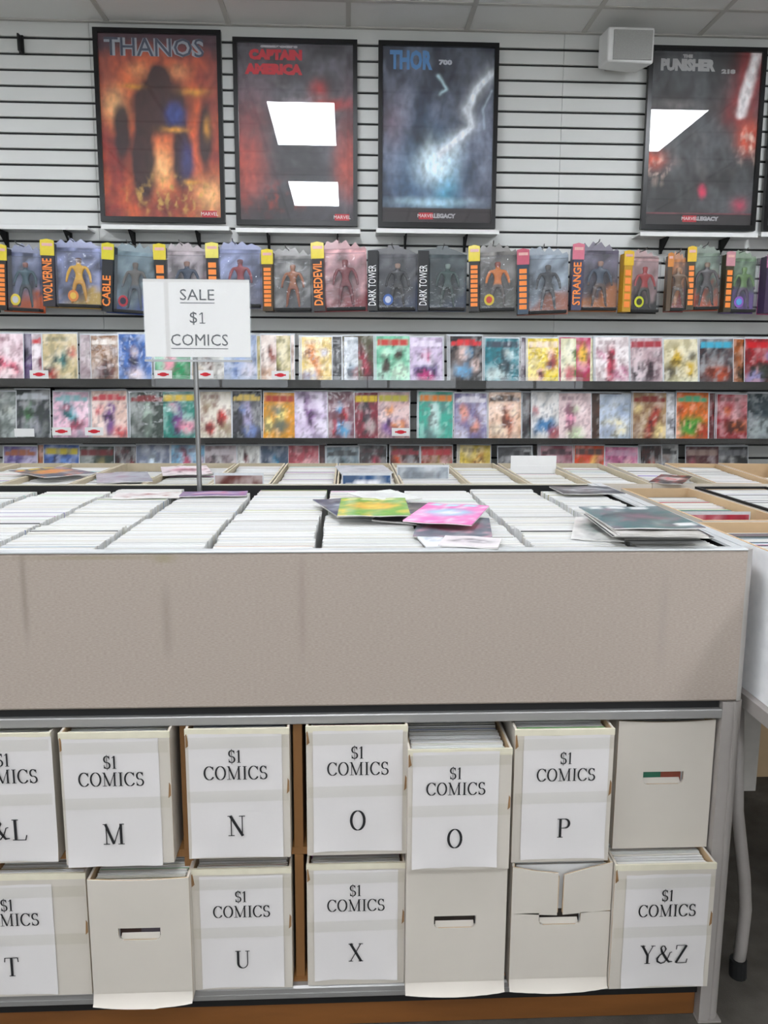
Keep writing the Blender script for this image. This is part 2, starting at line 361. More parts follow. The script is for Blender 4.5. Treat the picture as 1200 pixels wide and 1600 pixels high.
def art3(u, v):
    c = mixc(H('2c3246'), H('788094'), .5+fb(u, v, 5, 9)*1.2)
    c = mixc(c, H('1c2028'), blob(u, v, .75, .9, .5, .2)*.6); c = mixc(c, H('8a6a70'), blob(u, v, .12, .55, .12, .15)*.5)
    c = mixc(c, H('2c5a80'), blob(u, v, .4, .3, .32, .28)*.9); c = mixc(c, H('3aa0c4'), blob(u, v, .58, .25, .1, .14)*.9)
    c = mixc(c, H('dff4fb'), blob(u, v, .48, .33, .16, .1)*1.1+blob(u, v, .42, .42, .06, .09)*.6+blob(u, v, .64, .44, .08, .07)*.6)
    c = mixc(c, H('1a2434'), blob(u, v, .34, .5, .12, .09)*.8+blob(u, v, .62, .6, .1, .07)*.4)
    z = zig(u, v, [(.98, .87), (.84, .76), (.76, .66), (.8, .56), (.66, .48), (.52, .4)]); c = mixc(c, H('e4ebf2'), math.exp(-(z/.028)**2)+.35*math.exp(-(z/.08)**2))
    z = zig(u, v, [(.5, .84), (.58, .77), (.52, .74)]); c = mixc(c, H('c8e8f0'), math.exp(-(z/.016)**2)*.8)
    z = zig(u, v, [(.98, .76), (.9, .66), (.92, .55)]); c = mixc(c, H('b8c8d8'), math.exp(-(z/.012)**2)*.8)
    c = mixc(c, H('bfe4f0'), blob(u, v, .45, .12, .3, .025)*.7); 
    if v < .085: c = H('20161c')
    return c
def art4(u, v):
    c = mixc(H('141418'), H('484a4e'), .45+fb(u, v, 5, 12)*1.2)
    c = mixc(c, H('6a6464'), blob(u, v, .25, .7, .25, .03)*.9+max(0, fb(u, v, 7, 13))*.8*blob(u, v, .5, .42, .3, .2))
    z = zig(u, v, [(.96, 1.02), (.84, .66)]); c = mixc(c, H('a01c20'), math.exp(-(z/.14)**2)*.9); c = mixc(c, H('ece6e6'), math.exp(-(z/.055)**4))
    c = mixc(c, H('c84a2c'), blob(u, v, .93, .52, .12, .1, 3)+blob(u, v, .06, .38, .1, .05)); c = mixc(c, H('e0c0b0'), max(0, fb(u, v, 14, 3))*2*(blob(u, v, .93, .47, .1, .1)+blob(u, v, .1, .32, .14, .06)))
    c = mixc(c, H('c42850'), blob(u, v, .52, .2, .04, .035, 3)+blob(u, v, .88, .12, .06, .04)*.7)
    if v < .075: c = mixc(H('1c1418'), H('a04050'), blob(0, v, 0, .072, 1, .003))
    return c
def art5(u, v): return mixc(H('26242a'), H('4a4448'), .5+fb(u, v, 4, 20))
def panel_grid(b, w, h, fn, nx, nz, y=0):
    o = len(b.v)
    for j in range(nz+1):
        for i in range(nx+1):
            b.v.append((w*(i/nx-.5), y, h*j/nz)); b.c.append(fn(i/nx, j/nz))
    for j in range(nz):
        for i in range(nx):
            a = o+j*(nx+1)+i; b.f.append((a, a+1, a+nx+2, a+nx+1)); b.mi.append(0)
def rich(art, u, v):      # painterly break-up of the stand-in print
    n = fb(u, v, 9, 31)*.014; m_ = fb(u, v, 9, 32)*.012
    c = art(min(1, max(0, u+n)), v+m_ if v > .1 else v); k = 1+fb(u, v, 20, 33)*.45
    return tuple(max(.0, x*k)*1.12+.018 for x in c)
M_tags = mat('logo_red', 'c02430', .5, var=.02)
def poster(pxl, pxr, pyt, pyb, art, label, titles, tilt=0.):
    D = WALL-.05
    a = W(pxl, pyb, D); c = W(pxr, pyb, D); t_ = W((pxl+pxr)/2, pyt, D)
    w = c.x-a.x; h = t_.z-a.z
    t = thing('framed_poster', label, 'poster', ((a.x+c.x)/2, D, (a.z+c.z)/2), 'framed comic posters'); t.rotation_euler = (-.0155, 0, tilt)
    fw = .022; b = MB()
    for x0, x1, z0, z1 in ((-w/2, -w/2+fw, 0, h), (w/2-fw, w/2, 0, h), (-w/2+fw, w/2-fw, 0, fw*1.2), (-w/2+fw, w/2-fw, h-fw, h)):
        b.box(x0, x1, -.016, .012, z0, z1)
    b.box(-w/2+fw, w/2-fw, .006, .011, fw, h-fw); b.build('frame', M_frame, t)
    iw, ih = w-2*fw, h-2.2*fw; b = MB(); panel_grid(b, iw, ih, lambda u, v: rich(art, u, v), 96, 144); pr = b.build('print', M_poster, t, (0, 0, fw*1.2), smooth=True)
    for kind, txt, u, v, sz, col, sx in titles:
        m = mat('letter_'+col, col, .6, var=.03)
        if kind == 'tag':
            b = MB(); b.box(-sz*.95, sz*.95, -.0015, -.0005, -sz*.42, sz*.42); b.build('logo_block', M_tags, pr, ((u-.5)*iw, 0, v*ih))
            sans(txt, sz*.62, M_lwhite, 'lettering', pr, ((u-.5)*iw, -.0025, v*ih))
        else:
            def put(m_, y_, bd):
                o = sans(txt, sz, m_, 'lettering', pr, ((u-.5)*iw, y_, v*ih), bold=bd); X = [q.co.x for q in o.data.vertices]; Y_ = [q.co.y for q in o.data.vertices]
                o.scale = (sx*iw/(max(X)-min(X)), sz*ih/(max(Y_)-min(Y_)), 1)
            if kind == 'out': put(mat('letter_slate', '4c5468', .6), -.0025, .0); put(m, -.0016, .006)
            else: put(m, -.0018, .002 if sz < .04 else .005)
    b = MB(); b.box(-iw/2, iw/2, -.007, -.005, 0, ih); b.build('glass', M_glass, t, (0, 0, fw*1.2))
    return t
poster(159, 352.5, 46, 348, art1, 'black framed poster of fiery orange with a dark centre, leftmost on the wall',
       [('out', 'THANOS', .47, .925, .10, 'a8aeb8', .84), ('tag', 'MARVEL', .9, .022, .04, 'c02430', 1)])
poster(370, 558.5, 61, 353, art2, 'black framed poster in charcoal and dull red, second from the left',
       [('plain', 'STEVE ROGERS', .36, .982, .013, 'c8c8cc', .32), ('plain', 'CAPTAIN', .33, .935, .06, 'cc3440', .46), ('plain', 'AMERICA', .31, .855, .062, 'cc3440', .5), ('tag', 'MARVEL', .9, .022, .04, 'c02430', 1)])
poster(590.5, 773, 66, 356.5, art3, 'black framed poster of white lightning over slate blue, third from the left',
       [('plain', 'THOR', .25, .92, .11, '5a90c8', .38), ('plain', '700', .56, .915, .03, 'c8ccd4', .12), ('tag', 'MARVEL', .4, .04, .04, 'c02430', 1), ('plain', 'LEGACY', .57, .04, .028, 'b0aeb2', .2)])
poster(1000, 1178, 73, 360, art4, 'black framed poster of near black with a white light streak, right of the wall speaker',
       [('plain', 'THE', .32, .972, .02, 'b8b8b8', .09), ('plain', 'PUNISHER', .32, .92, .07, 'b8b8b8', .5), ('plain', '218', .7, .89, .026, 'b8b8b8', .13), ('tag', 'MARVEL', .42, .038, .04, 'c02430', 1), ('plain', 'LEGACY', .59, .038, .026, 'b0aeb2', .2)])
poster(1190, 1370, 74, 362, art5, 'black framed poster cut off by the right edge of the photo', [])
# white ledges the posters stand on
def ledge(x0, x1, py, label, brk):
    D = WALL-.13; a = W((x0+x1)/2, py, D); xa, xb = W(x0, py, D).x, W(x1, py, D).x
    zt = W(450, 352, WALL-.05).z if False else a.z
    t = thing('poster_ledge', label, 'shelf', ((xa+xb)/2, WALL, zt), 'white poster ledges')
    w = xb-xa; b = MB(); b.box(-w/2, w/2, -.13, -.002, -.009, 0); b.box(-w/2, w/2, -.134, -.13, -.016, .006); b.build('board', M_white, t)
    for px in brk:
        x = W(px, 375, WALL-.02).x-(xa+xb)/2
        b = MB(); b.prism([(0, 0)]*0 or [(-.006, -.088), (.006, -.088), (.006, -.010), (-.006, -.010)], -.02, -.001)
        b.add([(x_, y_, z_) for x_ in (-.003, .003) for y_, z_ in ((-.02, -.085), (-.02, -.010), (-.118, -.010), (-.118, -.018))], [(0, 1, 2, 3), (7, 6, 5, 4), (0, 3, 7, 4), (1, 5, 6, 2), (2, 6, 7, 3), (0, 4, 5, 1)])
        b.build('bracket', M_black, t, (x, 0, 0))
ledge(-90, 137, 353, 'white ledge at the far left, empty, above the figure packs', (10, 110))
ledge(158, 358, 354, 'white ledge under the fiery orange poster', (209, 311))
ledge(368, 563, 359, 'white ledge under the charcoal and red poster', (420, 528))
ledge(588, 780, 360, 'white ledge under the lightning poster', (633, 726))
ledge(1000, 1184, 365, 'white ledge under the near black poster', (1034, 1127))
ledge(1189, 1370, 366, 'white ledge at the right edge of the photo', (1225, 1330))
b = MB(); a = W(33, 70, WALL-.01)
b.box(-.012, .012, -.012, -.001, -.045, .045); b.prism([(-.004, -.04), (.004, -.04), (.004, .04), (-.004, .04)], -.05, -.012)
tag(b.build('shelf_bracket', M_black, None, (a.x, WALL, a.z)), 'empty black bracket stub near the ceiling at top left', 'bracket')
# wall speaker
a = W(980, 78, WALL-.17)
t = thing('wall_speaker', 'small white box loudspeaker mounted high beside the near black poster', 'speaker', (a.x, a.y, a.z))
b = MB(); b.add([(-.118, -.06, -.075), (.118, -.06, -.085), (.118, -.06, .085), (-.118, -.06, .085), (-.13, .06, -.075), (.08, .1, -.075), (.08, .1, .085), (-.13, .06, .085)],
                [(0, 1, 2, 3), (1, 5, 6, 2), (5, 4, 7, 6), (4, 0, 3, 7), (3, 2, 6, 7), (0, 4, 5, 1)])
o = b.build('cabinet', M_white, t); md = o.modifiers.new('bevel', 'BEVEL'); md.width = .012; md.segments = 3
b = MB(); b.box(-.09, .104, -.066, -.0585, -.068, .068); b.build('grille', mat('speaker_grille', '9c9c98', .7, var=.15, scale=400), t)
b = MB(); b.tube([(-.02, .07, 0), (-.02, .165, .0)], .018); b.box(-.06, .03, .155, .168, -.04, .05); b.build('wall_mount', M_graymetal, t)

# ---------------------------------------------------------------- carded figures hanging on pegs
def make_toy():
    J = {'hip': (0, 0, .5), 'belly': (0, 0, .58), 'chest': (0, 0, .72), 'neck': (0, 0, .83), 'head': (0, -.01, .91), 'top': (0, -.005, .965)}
    R = {'hip': .07, 'belly': .06, 'chest': .085, 'neck': .035, 'head': .066, 'top': .058}
    Ed = [('hip', 'belly'), ('belly', 'chest'), ('chest', 'neck'), ('neck', 'head'), ('head', 'top')]
    for s, n in ((-1, 'l'), (1, 'r')):
        J.update({'sh'+n: (s*.13, 0, .77), 'el'+n: (s*.19, -.01, .62), 'wr'+n: (s*.21, -.05, .48), 'hd'+n: (s*.21, -.06, .44),
                  'th'+n: (s*.07, 0, .44), 'kn'+n: (s*.1, -.02, .25), 'an'+n: (s*.12, 0, .05), 'to'+n: (s*.13, -.07, .02)})
        R.update({'sh'+n: .045, 'el'+n: .035, 'wr'+n: .025, 'hd'+n: .032, 'th'+n: .055, 'kn'+n: .04, 'an'+n: .028, 'to'+n: .025})
        Ed += [('chest', 'sh'+n), ('sh'+n, 'el'+n), ('el'+n, 'wr'+n), ('wr'+n, 'hd'+n), ('hip', 'th'+n), ('th'+n, 'kn'+n), ('kn'+n, 'an'+n), ('an'+n, 'to'+n)]
    K = list(J); me = bpy.data.meshes.new('toy'); me.from_pydata([J[k] for k in K], [(K.index(a), K.index(b_)) for a, b_ in Ed], [])
    o = bpy.data.objects.new('toy', me); C.objects.link(o); md = o.modifiers.new('s', 'SKIN'); o.modifiers.new('d', 'SUBSURF').levels = 1
    for i, k in enumerate(K): me.skin_vertices[0].data[i].radius = (R[k], R[k]*.8)
    me.skin_vertices[0].data[0].use_root = True
    dg = bpy.context.evaluated_depsgraph_get(); r = bpy.data.meshes.new_from_object(o.evaluated_get(dg)); bpy.data.objects.remove(o)
    r.polygons.foreach_set('use_smooth', [True]*len(r.polygons)); return r
TOY = make_toy()
def toy_mesh(top, low, skin):
    me = TOY.copy(); me.materials.clear(); me.materials.append(M_toy)
    if 'Col' in me.color_attributes: me.color_attributes.remove(me.color_attributes['Col'])
    a = me.color_attributes.new('Col', 'FLOAT_COLOR', 'POINT'); fl = []
    for v in me.vertices:
        z = v.co.z; c = skin if z > .85 else (top if z > .52 else low); fl += [*c, 1]
    a.data.foreach_set('color', fl); return me
# px left, px right, py top, py bottom, card colour, accent, strip colour, cap colour, strip text, toy top, toy low, skin, tilt, label
NONE = None
PACKS = [
 (-62, 2, 386, 488, '5a4a4e', '28443c', '201c20', 'c8b040', 0, '3c4440', '2c2c30', '8a6a5c', 0, 'carded figure at the left edge of the photo, mostly dull plum card'),
 (5, 73, 380, 488, '7c84a4', 'd8602c', '1c1a1c', 'd8c430', 9, '2c4c58', '26303a', '8c5a50', .05, 'carded dark teal figure on a grey blue card with an orange flame corner'),
 (74, 163, 372, 482, '8088b0', 'c8a44c', '28242c', 'd8c430', 'WOLVERINE', 'd8a424', 'c89028', '5c4038', .02, 'carded yellow figure on a wide lavender card, left of the sale sign'),
 (164, 247, 378, 491, '748a94', '2c4c9c', '14181e', 'd4c828', 'CABLE', '5c5854', '44505c', '6c6058', .07, 'carded grey figure on a pale teal card with a blue lower corner'),
 (248, 328, 378, 487, 'a89ca0', '70303c', '1c1a1c', 'd8c430', 4, '26364e', '302c34', '8a6658', .0, 'carded navy figure on a rosy card just above the sale sign'),
 (328, 412, 376, 482, '8c94b8', '5c5c70', '1c1a1c', 'dcd060', 6, '8c3038', '6c2830', '6c3438', .0, 'carded crimson figure on a lilac card, right of the sale sign top'),
 (414, 491, 386, 488, '8c8a88', '5a5a5c', '4c3a20', 'd8c430', 9, '9c6040', '8a5038', 'a06a4c', .0, 'carded rust brown figure on a clear grey card'),
 (491, 575, 374, 487, 'b8878a', '8c2830', '201416', 'd8c430', 'DAREDEVIL', '742830', '6c2830', '7c3034', -.03, 'carded dark red figure on a red and white streaked card'),
 (576, 652, 383, 487, '3c3c42', '25304a', '0e1014', '0e1014', 'DARK TOWER', '1c1c20', '201c1c', 'a08070', .0, 'black carded figure pack with white lettering, left one of two alike'),
 (652, 728, 384, 487, '2c3c40', '24344c', '0e1014', '0e1014', 'DARK TOWER', '2c4440', '243834', '7c8c84', .0, 'black green carded figure pack with white lettering, right one of two alike'),
 (733, 806, 379, 488, '74706c', '5c5c54', '1c1a1c', 'd8c430', 9, 'd0742c', '5c5450', '8c4438', -.02, 'carded orange chested figure on a smoky grey card'),
 (808, 886, 384, 492, '8c98a4', 'a05c44', '243c50', 'c0586c', 7, '3c3e42', '4c4c50', '54504e', -.03, 'carded charcoal figure on an ice grey card with rust corner'),
 (888, 962, 377, 487, '5c5468', 'c07030', '3a3c58', 'cc6c80', 'STRANGE', '3c4858', '544038', '9c7868', .0, 'carded slate figure with a navy and pink strip'),
 (963, 1026, 389, 490, 'ac8c8c', '1c1c1c', 'b88c20', 'dcb428', 5, 'a02c2c', '38342e', 'a43030', .0, 'carded red chested figure in black trousers beside a yellow strip'),
 (1036, 1066, 392, 488, 'b8743c', '8c2c20', '4c3820', 'c87c2c', 0, '6c4c2c', '54402c', 'ac7c54', .0, 'carded figure mostly behind its neighbour, burnt orange card'),
 (1067, 1120, 381, 486, '6c7c6c', 'c85428', '3c3420', 'dcb428', 7, '4c4444', '403c3c', '88705c', -.02, 'carded dark grey figure on a green card with orange base'),
 (1121, 1176, 390, 490, '6c8468', '6c4c94', '3c3420', 'c08890', 6, '5c7c44', '4c3c54', '6c8c50', .0, 'carded olive green figure on a green and purple card'),
 (1179, 1250, 394, 492, '8c4c84', 'd0508c', '40304c', 'b46c94', 0, '6c3c6c', '54345c', '9c7c84', .0, 'carded figure on a magenta card cut by the right edge'),
]
ty = thing
for i, (pl, pr, pt, pb, card, acc, strip, cap, txt, tt, tl, sk, tilt, label) in enumerate(PACKS):
    D = WALL-.17-.012*(i % 3)
    a = W(pl, pb, D); c = W(pr, pb, D); tp = W((pl+pr)/2, pt, D); w = c.x-a.x; h = tp.z-a.z
    t = thing('figure_pack', label, 'toy', ((a.x+c.x)/2, D, a.z), 'carded figures on the pegs'); t.rotation_euler = (0, tilt, random.uniform(-.16, .16))
    rnd = random.Random(i*13+5)
    # die-cut backing card
    n = 11; pts = [(w/2, 0), (w/2, h*.86)]
    if 'DARK' in str(txt): pts += [(w*.28, h*.93), (w*.14, h*.96), (w*.1, h), (-w*.1, h), (-w*.14, h*.96), (-w*.5, h*.93)]
    else:
        for k in range(n+1):
            u = 1-2*k/n; pts.append((u*w*.47, h*(.9+.1*(1-u*u)-(.03+.06*rnd.random() if k % 2 else 0))))
    pts += [(-w/2, h*.86), (-w/2, 0)]
    ca, cc = H(card), H(acc)
    b = MB()
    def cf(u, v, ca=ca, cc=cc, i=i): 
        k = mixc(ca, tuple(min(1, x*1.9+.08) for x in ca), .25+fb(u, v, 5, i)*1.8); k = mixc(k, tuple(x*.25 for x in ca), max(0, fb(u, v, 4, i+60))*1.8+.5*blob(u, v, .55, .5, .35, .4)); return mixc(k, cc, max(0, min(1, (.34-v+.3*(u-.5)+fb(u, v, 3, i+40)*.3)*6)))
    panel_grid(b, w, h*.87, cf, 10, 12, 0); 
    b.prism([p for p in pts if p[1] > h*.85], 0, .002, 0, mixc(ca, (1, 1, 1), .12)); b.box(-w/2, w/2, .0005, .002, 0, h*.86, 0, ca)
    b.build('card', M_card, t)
    # clear blister with a pressed shoulder
    b = MB(); bw0, bw1, bh = -w*.28, w*.47, h*.8
    rings = [(0, 0), (.045, 0), (.056, .012)]
    V = []
    for y_, ins in rings: V += [(bw0+ins*.4, -y_, .012+ins*.4), (bw1-ins, -y_, .012+ins*.4), (bw1-ins, -y_, bh-ins), (bw0+ins*.4, -y_, bh-ins)]
    b.add(V, [(r*4+k, r*4+(k+1) % 4, r*4+4+(k+1) % 4, r*4+4+k) for r in range(2) for k in range(4)]+[(8, 9, 10, 11)])
    b.build('blister', M_blister, t)
    b = MB(); b.box(bw0+.004, bw1-.004, -.05, -.002, .006, .02); b.build('tray', M_trayblack, t)
    # side strip with yellow cap
    sw = w*.21; b = MB(); b.box(-w/2, -w/2+sw, -.058, -.003, .004, h*.9, 0, H(strip))
    if cap != strip: b.prism([(-w/2-.003, h*.72), (-w/2+sw+.004, h*.72), (-w/2+sw+.004, h*.93), (-w/2+sw*.5, h*.95), (-w/2-.003, h*.93)], -.0605, -.055, 0, H(cap)); b.box(-w/2+sw*.1, -w/2+sw*.95, -.0615, -.0604, h*.85, h*.89, 0, H('d8a8a0'))
    sp = b.build('side_strip', M_card, t)
    lx = -w/2+sw*.5
    if isinstance(txt, str):
        L = h*.6 if len(txt) > 6 else h*.42; dk = 'DARK' in txt
        o = sans(txt, sw*.95, M_lwhite if dk else M_orange, 'lettering', sp, (lx, -.0605, h*.08+L/2), rot=(PI/2, -PI/2, 0), bold=.0 if dk else .0012)
        wd_ = max(v.co.x for v in o.data.vertices)-min(v.co.x for v in o.data.vertices); o.scale = (L/wd_, 1.1, 1)
    elif txt:
        b = MB(); L = h*.6
        for k in range(txt): b.box(lx-sw*.34, lx+sw*.34, -.0605, -.0585, h*.08+L*k/txt, h*.08+L*(k+.76)/txt)
        b.build('print_blocks', M_orange, sp)
    o = link('toy_figure', toy_mesh(H(tt), H(tl), H(sk)), t, (w*.1, -.028, .022)); s_ = h*.68; o.scale = (s_*1.2, s_*.7, s_)
    if i in (1, 2, 3, 8, 10, 13, 16):
        b = MB(); r_ = .026; pp = [(r_*math.cos(k*PI/8), r_*1.1*math.sin(k*PI/8)) for k in range(16)]
        b.prism(pp, -.059, -.0565, 0, H({1: 'd0b83c', 2: 'c87838', 3: 'a83440', 8: '3c5c9c', 10: 'c8b030', 13: 'c8cc30', 16: '8458b0'}[i])); b.prism([(x*.6, z*.6) for x, z in pp], -.0605, -.0588, 0, H({1: 'b8b8bc', 2: 'd8b048', 3: '28283c', 8: 'b0b8cc', 10: 'b83c30', 13: '303020', 16: '5898c8'}[i]))
        b.build('round_emblem', M_card, t, (-w*.08 if i != 2 else w*.02, 0, h*.17))
    b = MB(); b.tube([(0, .17+.012*(i % 3)-.014, h-.018), (0, .02, h-.016), (0, -.07, h-.014), (0, -.085, h-.004)], .0028, 6); b.box(-.012, .012, .17+.012*(i % 3)-.016, .17+.012*(i % 3)-.001, h-.035, h-.005); b.build('peg_hook', M_chrome, t)

# ---------------------------------------------------------------- comic racks on the wall
LIPD = WALL-.215
def rack(pyl_t, pyl_b, name_):
    zt = W(600, pyl_t, LIPD).z; zb = W(600, pyl_b, LIPD).z
    t = thing('comic_shelf', name_, 'shelf', (.1, WALL, zb), 'dark shelves for comics')
    hw = 3.3; b = MB(); b.box(-hw, hw, -.215, -.001, 0, .008); b.build('shelf_board', M_shelf, t)
    b = MB(); b.box(-hw, hw, -.219, -.2155, -.004, zt-zb); b.build('front_lip', M_shelf, t)
    for k in range(6):
        b = MB(); x = -hw+k*1.1+.002; b.box(x, x+1.096, -.2235, -.2198, 0, zt-zb+.02); b.build('clear_lip', M_acryl, t)
        b = MB(); b.prism([(x+.5, -.06), (x+.506, -.06), (x+.506, -.002), (x+.5, -.002)], -.15, -.001); b.build('bracket', M_black, t)
    return zb+.008
ZS = [rack(594, 606, 'dark shelf of the upper row of wall comics'), rack(684.5, 692.5, 'dark shelf of the middle row of wall comics')]
z3 = ZS[1]-.2866
t = thing('comic_shelf', 'dark shelf of the lowest row of wall comics, behind the long boxes', 'shelf', (.1, WALL, z3-.008), 'dark shelves for comics')
b = MB(); b.box(-3.3, 3.3, -.215, -.001, 0, .008); b.build('shelf_board', M_shelf, t); b = MB(); b.box(-3.3, 3.3, -.219, -.2155, -.004, .04); b.build('front_lip', M_shelf, t)
ZS.append(z3)
# x0, x1, cover ground, second, third colour, title colour or '', visible side ('' all, L left edge shows, R right edge shows), look
ROWS = [[
 (-14,38,'ecd6dc','d8486c','f4ecec','','', 'pale pink cover with a crimson streak'), (30,50,'5c4470','3c3050','8c74a0','','R','deep purple cover, sliver showing'),
 (47,72,'e4d8dc','c06c80','d0c8d8','c83c40','L','silver white cover with a red top edge'), (68,123,'d8c8a0','407c7c','c04438','','', 'cream and olive cover with teal top and red blotch'),
 (124,146,'c8b8bc','b07c84','d8d4d4','','L','silvery pink cover, left strip showing'), (143,186,'9c7450','5c1c24','b8b0b0','d8d0c8','', 'brown cover with a maroon centre'),
 (186,238,'4c7cc0','28286c','e8d8d8','','', 'bright blue cover with a red and white slab below'), (240,300,'20a068','e8a4b4','4c1c2c','','', 'emerald green cover with a pink stripe, under the sale sign'),
 (300,352,'dcdad4','705048','c4b4a0','','', 'grey white cover with a rust patch, under the sale sign'), (350,402,'a8b4cc','6c84b4','d8d4dc','','', 'pale blue cover right of the sign pole'),
 (402,436,'d8cca0','8c8c50','5c4848','','L','cream cover with an olive centre'), (410,460,'ece0d8','9c5c50','c8a890','','R','off white cover with rust spots at right'),
 (471,519,'ecd48c','d88c48','b8bcd8','','', 'cream yellow cover with an orange column'), (512,534,'34363a','8c9094','5c6064','','R','black and grey cover, right strip showing'),
 (536,562,'5c5838','a02c48','28242c','','L','dark olive cover with a red dot'), (540,589,'c8ced4','a0b4c4','9c6c6c','','R','pale grey blue cover'),
 (588,641,'8cd4b4','4c342c','dcf0dc','c8403c','', 'mint green cover with a red title band'), (640,692,'d4c4dc','5c5488','c83c7c','e8e0ec','', 'lavender cover with a violet centre'),
 (703,754,'201c24','e8d0c8','74b4dc','d83c44','', 'black cover with a red title and sky blue base'), (756,811,'2c8c98','1c4450','dce8e4','404858','', 'deep teal cover fading to white at the base'),
 (814,834,'54384c','80647c','3c2c38','','L','dark mauve cover, left strip showing'), (824,873,'f0d820','a43c50','ecc8b0','dcc8b0','', 'bright yellow cover with a magenta figure shape'),
 (872,900,'c8386c','f0c844','8c2448','','L','magenta cover with a yellow band'), (876,928,'ece8c8','b4cc84','c8506c','','R','cream cover with pale green'),
 (930,983,'f2eaea','c02c50','c880a0','','', 'white cover with crimson lettering patch'), (985,1036,'ccb4b8','4c3440','dcd0d4','a82c3c','', 'dusty pink cover with crimson title'),
 (1037,1091,'e4dcbc','d0b038','28201c','','', 'cream cover with yellow and black splashes'), (1091,1147,'3c3c44','b8542c','605458','50b0c8','', 'charcoal cover with a multicolour title and orange centre'),
 (1146,1164,'b46c34','5c4834','8c7c54','','L','orange brown cover, left strip showing'), (1162,1216,'a42430','3c4c44','a8a4cc','c81c2c','', 'red bordered cover with a green and violet centre')],
 [(-36,20,'8c9490','484c4c','b8bcb4','','', 'ash grey cover at the left edge'), (19,74,'40444a','4c7c50','9c9ca4','c8ccd0','', 'charcoal cover with a green blue patch'),
 (76,137,'e8c4d4','58b0b8','a82c4c','90bcc0','', 'pale pink cover with teal shapes'), (138,198,'e4c8bc','78508c','c83c44','d0505c','', 'purple, red and cream cover'),
 (200,253,'3c4c44','b8c8bc','283028','98242c','', 'dark green cover with a ghostly pale centre'), (251,305,'1c9080','743c88','e89cb0','f0d050','', 'teal cover with purple and pink patches'),
 (310,360,'dcd4c4','c83c38','9c8c70','','', 'cream cover with a large red and tan shape'), (361,407,'2c3034','b4acc8','7c90c0','e0c878','', 'black and lilac striped cover'),
 (409,460,'e8a828','f4e49c','28606c','c04428','', 'golden yellow cover with a pale centre'), (459,512,'d8c8e0','8c6498','ece8f0','','', 'pale lilac cover'),
 (512,554,'8c6470','b83c48','58a8d0','','', 'mauve cover with a red and blue base'), (554,592,'942440','50404c','b8b0ac','e8d020','', 'crimson cover with a yellow title'),
 (590,641,'dcbcb8','6c4498','e09848','c8c048','', 'cream cover with violet and orange'), (653,710,'50b8a4','c8dcd8','5c8484','e89030','', 'sea green cover with an orange title, beside the bare slats'),
 (711,763,'8880a8','e0a494','e4e0ec','e8e4ec','', 'lavender grey cover with a peach centre'), (765,817,'ecc8ac','b8684c','f0e4d0','48342c','', 'peach cover with a rust figure shape'),
 (819,837,'2c2c34','90444c','6c8c84','','L','near black cover, left strip showing'), (833,877,'dcd8d4','3c80b0','a83c44','','', 'white cover with red and blue at left'),
 (876,928,'f0dcdc','e4a0b8','c8dcb4','','', 'very pale pink cover with faint green top'), (926,962,'4c3424','a86438','2c3024','','L','dark brown cover with a russet centre'),
 (938,992,'c0ccdc','ece4c4','98a4bc','','R','pale blue fading to cream cover'), (992,1046,'b09470','a83028','f0e0a8','8c2c24','', 'tan and gold cover with a red disc at top'),
 (1048,1070,'ececee','b8b8c0','e4e4e8','','L','white cover, left strip showing'), (1061,1112,'e07c30','3c9c3c','a83424','5cb48c','', 'orange cover with a green figure shape'),
 (1112,1132,'6c2028','a03c40','3c1c20','','L','dark red cover, left strip showing'), (1124,1178,'a83444','7c3c30','c87c50','','', 'brick red cover with clustered brown spots'),
 (1172,1226,'2c4048','a0a8a8','1c242c','','', 'dark teal grey cover at the right edge')],
 [(-6,48,'7c6ca0','4c5c9c','c0a8c0','a86c4c','', 'violet and blue cover'), (46,60,'c87c50','a8583c','d8b490','','L','rust orange cover, left strip showing'), (57,114,'5878b8','484868','7ca0d8','c8b83c','', 'mid blue cover with a yellow title'),
 (115,171,'38443c','70a090','a09468','7c242c','', 'dark green cover with a maroon title'), (171,206,'2c2428','b02c38','908c90','','', 'blackish cover with a red disc'),
 (205,259,'8890a4','dce8f0','5c6478','','', 'grey blue cover with a white streak'), (260,314,'88b8d4','c0546c','d8c0c8','','', 'pale blue cover with rose patch'),
 (315,367,'b0a0a4','5c5054','cccccc','c8c0c4','', 'grey pink cover, banded'), (366,402,'dcdcd8','701c28','a8a8a8','','', 'white and dark red cover'),
 (403,448,'586880','308cb0','3c4450','','', 'slate blue cover with a cyan corner'), (448,497,'c4606c','8c2c38','d8a4a4','','', 'rose red cover'), (492,510,'68242c','2c2024','948064','','R','maroon cover, right strip showing'),
 (510,562,'90a0a8','5c7078','c0c8c8','404448','', 'cool grey cover with a dark title'), (560,604,'2c2428','c04c64','484448','','', 'black cover with a pink spot'), (610,658,'3c2428','d0602c','5c2c38','a02c40','', 'dark cover with an orange glow'),
 (660,711,'a04430','b8b058','5c3424','c43c48','', 'russet cover with a yellow green patch'), (720,770,'ecd468','c87828','f4e8a4','','', 'lemon yellow cover standing tall'), (778,842,'4c4c50','8c8c90','2c2c30','2c2c30','', 'grey and black cover'),
 (850,902,'a03c58','dca4b0','4c2430','4c2c38','', 'dark rose cover'), (903,951,'e05828','f8d488','882420','584440','', 'fiery orange cover'), (952,1005,'d484a8','844470','f0c8c8','c8a4b8','', 'pink and plum cover'),
 (1010,1045,'30282c','b84c34','54484c','','', 'blackish cover with a rust spot'), (1034,1070,'a4a4a4','e08848','74747c','2c2c30','R','grey cover with an orange disc'), (1079,1137,'5c2c34','ecd8c8','a03c54','a08c84','', 'wine coloured cover with a pale glow'), (1134,1182,'1c1c20','3c3c40','28282c','78787c','', 'black cover with a grey title')]]
RN = ['upper', 'middle', 'lowest']
SLABM = {}
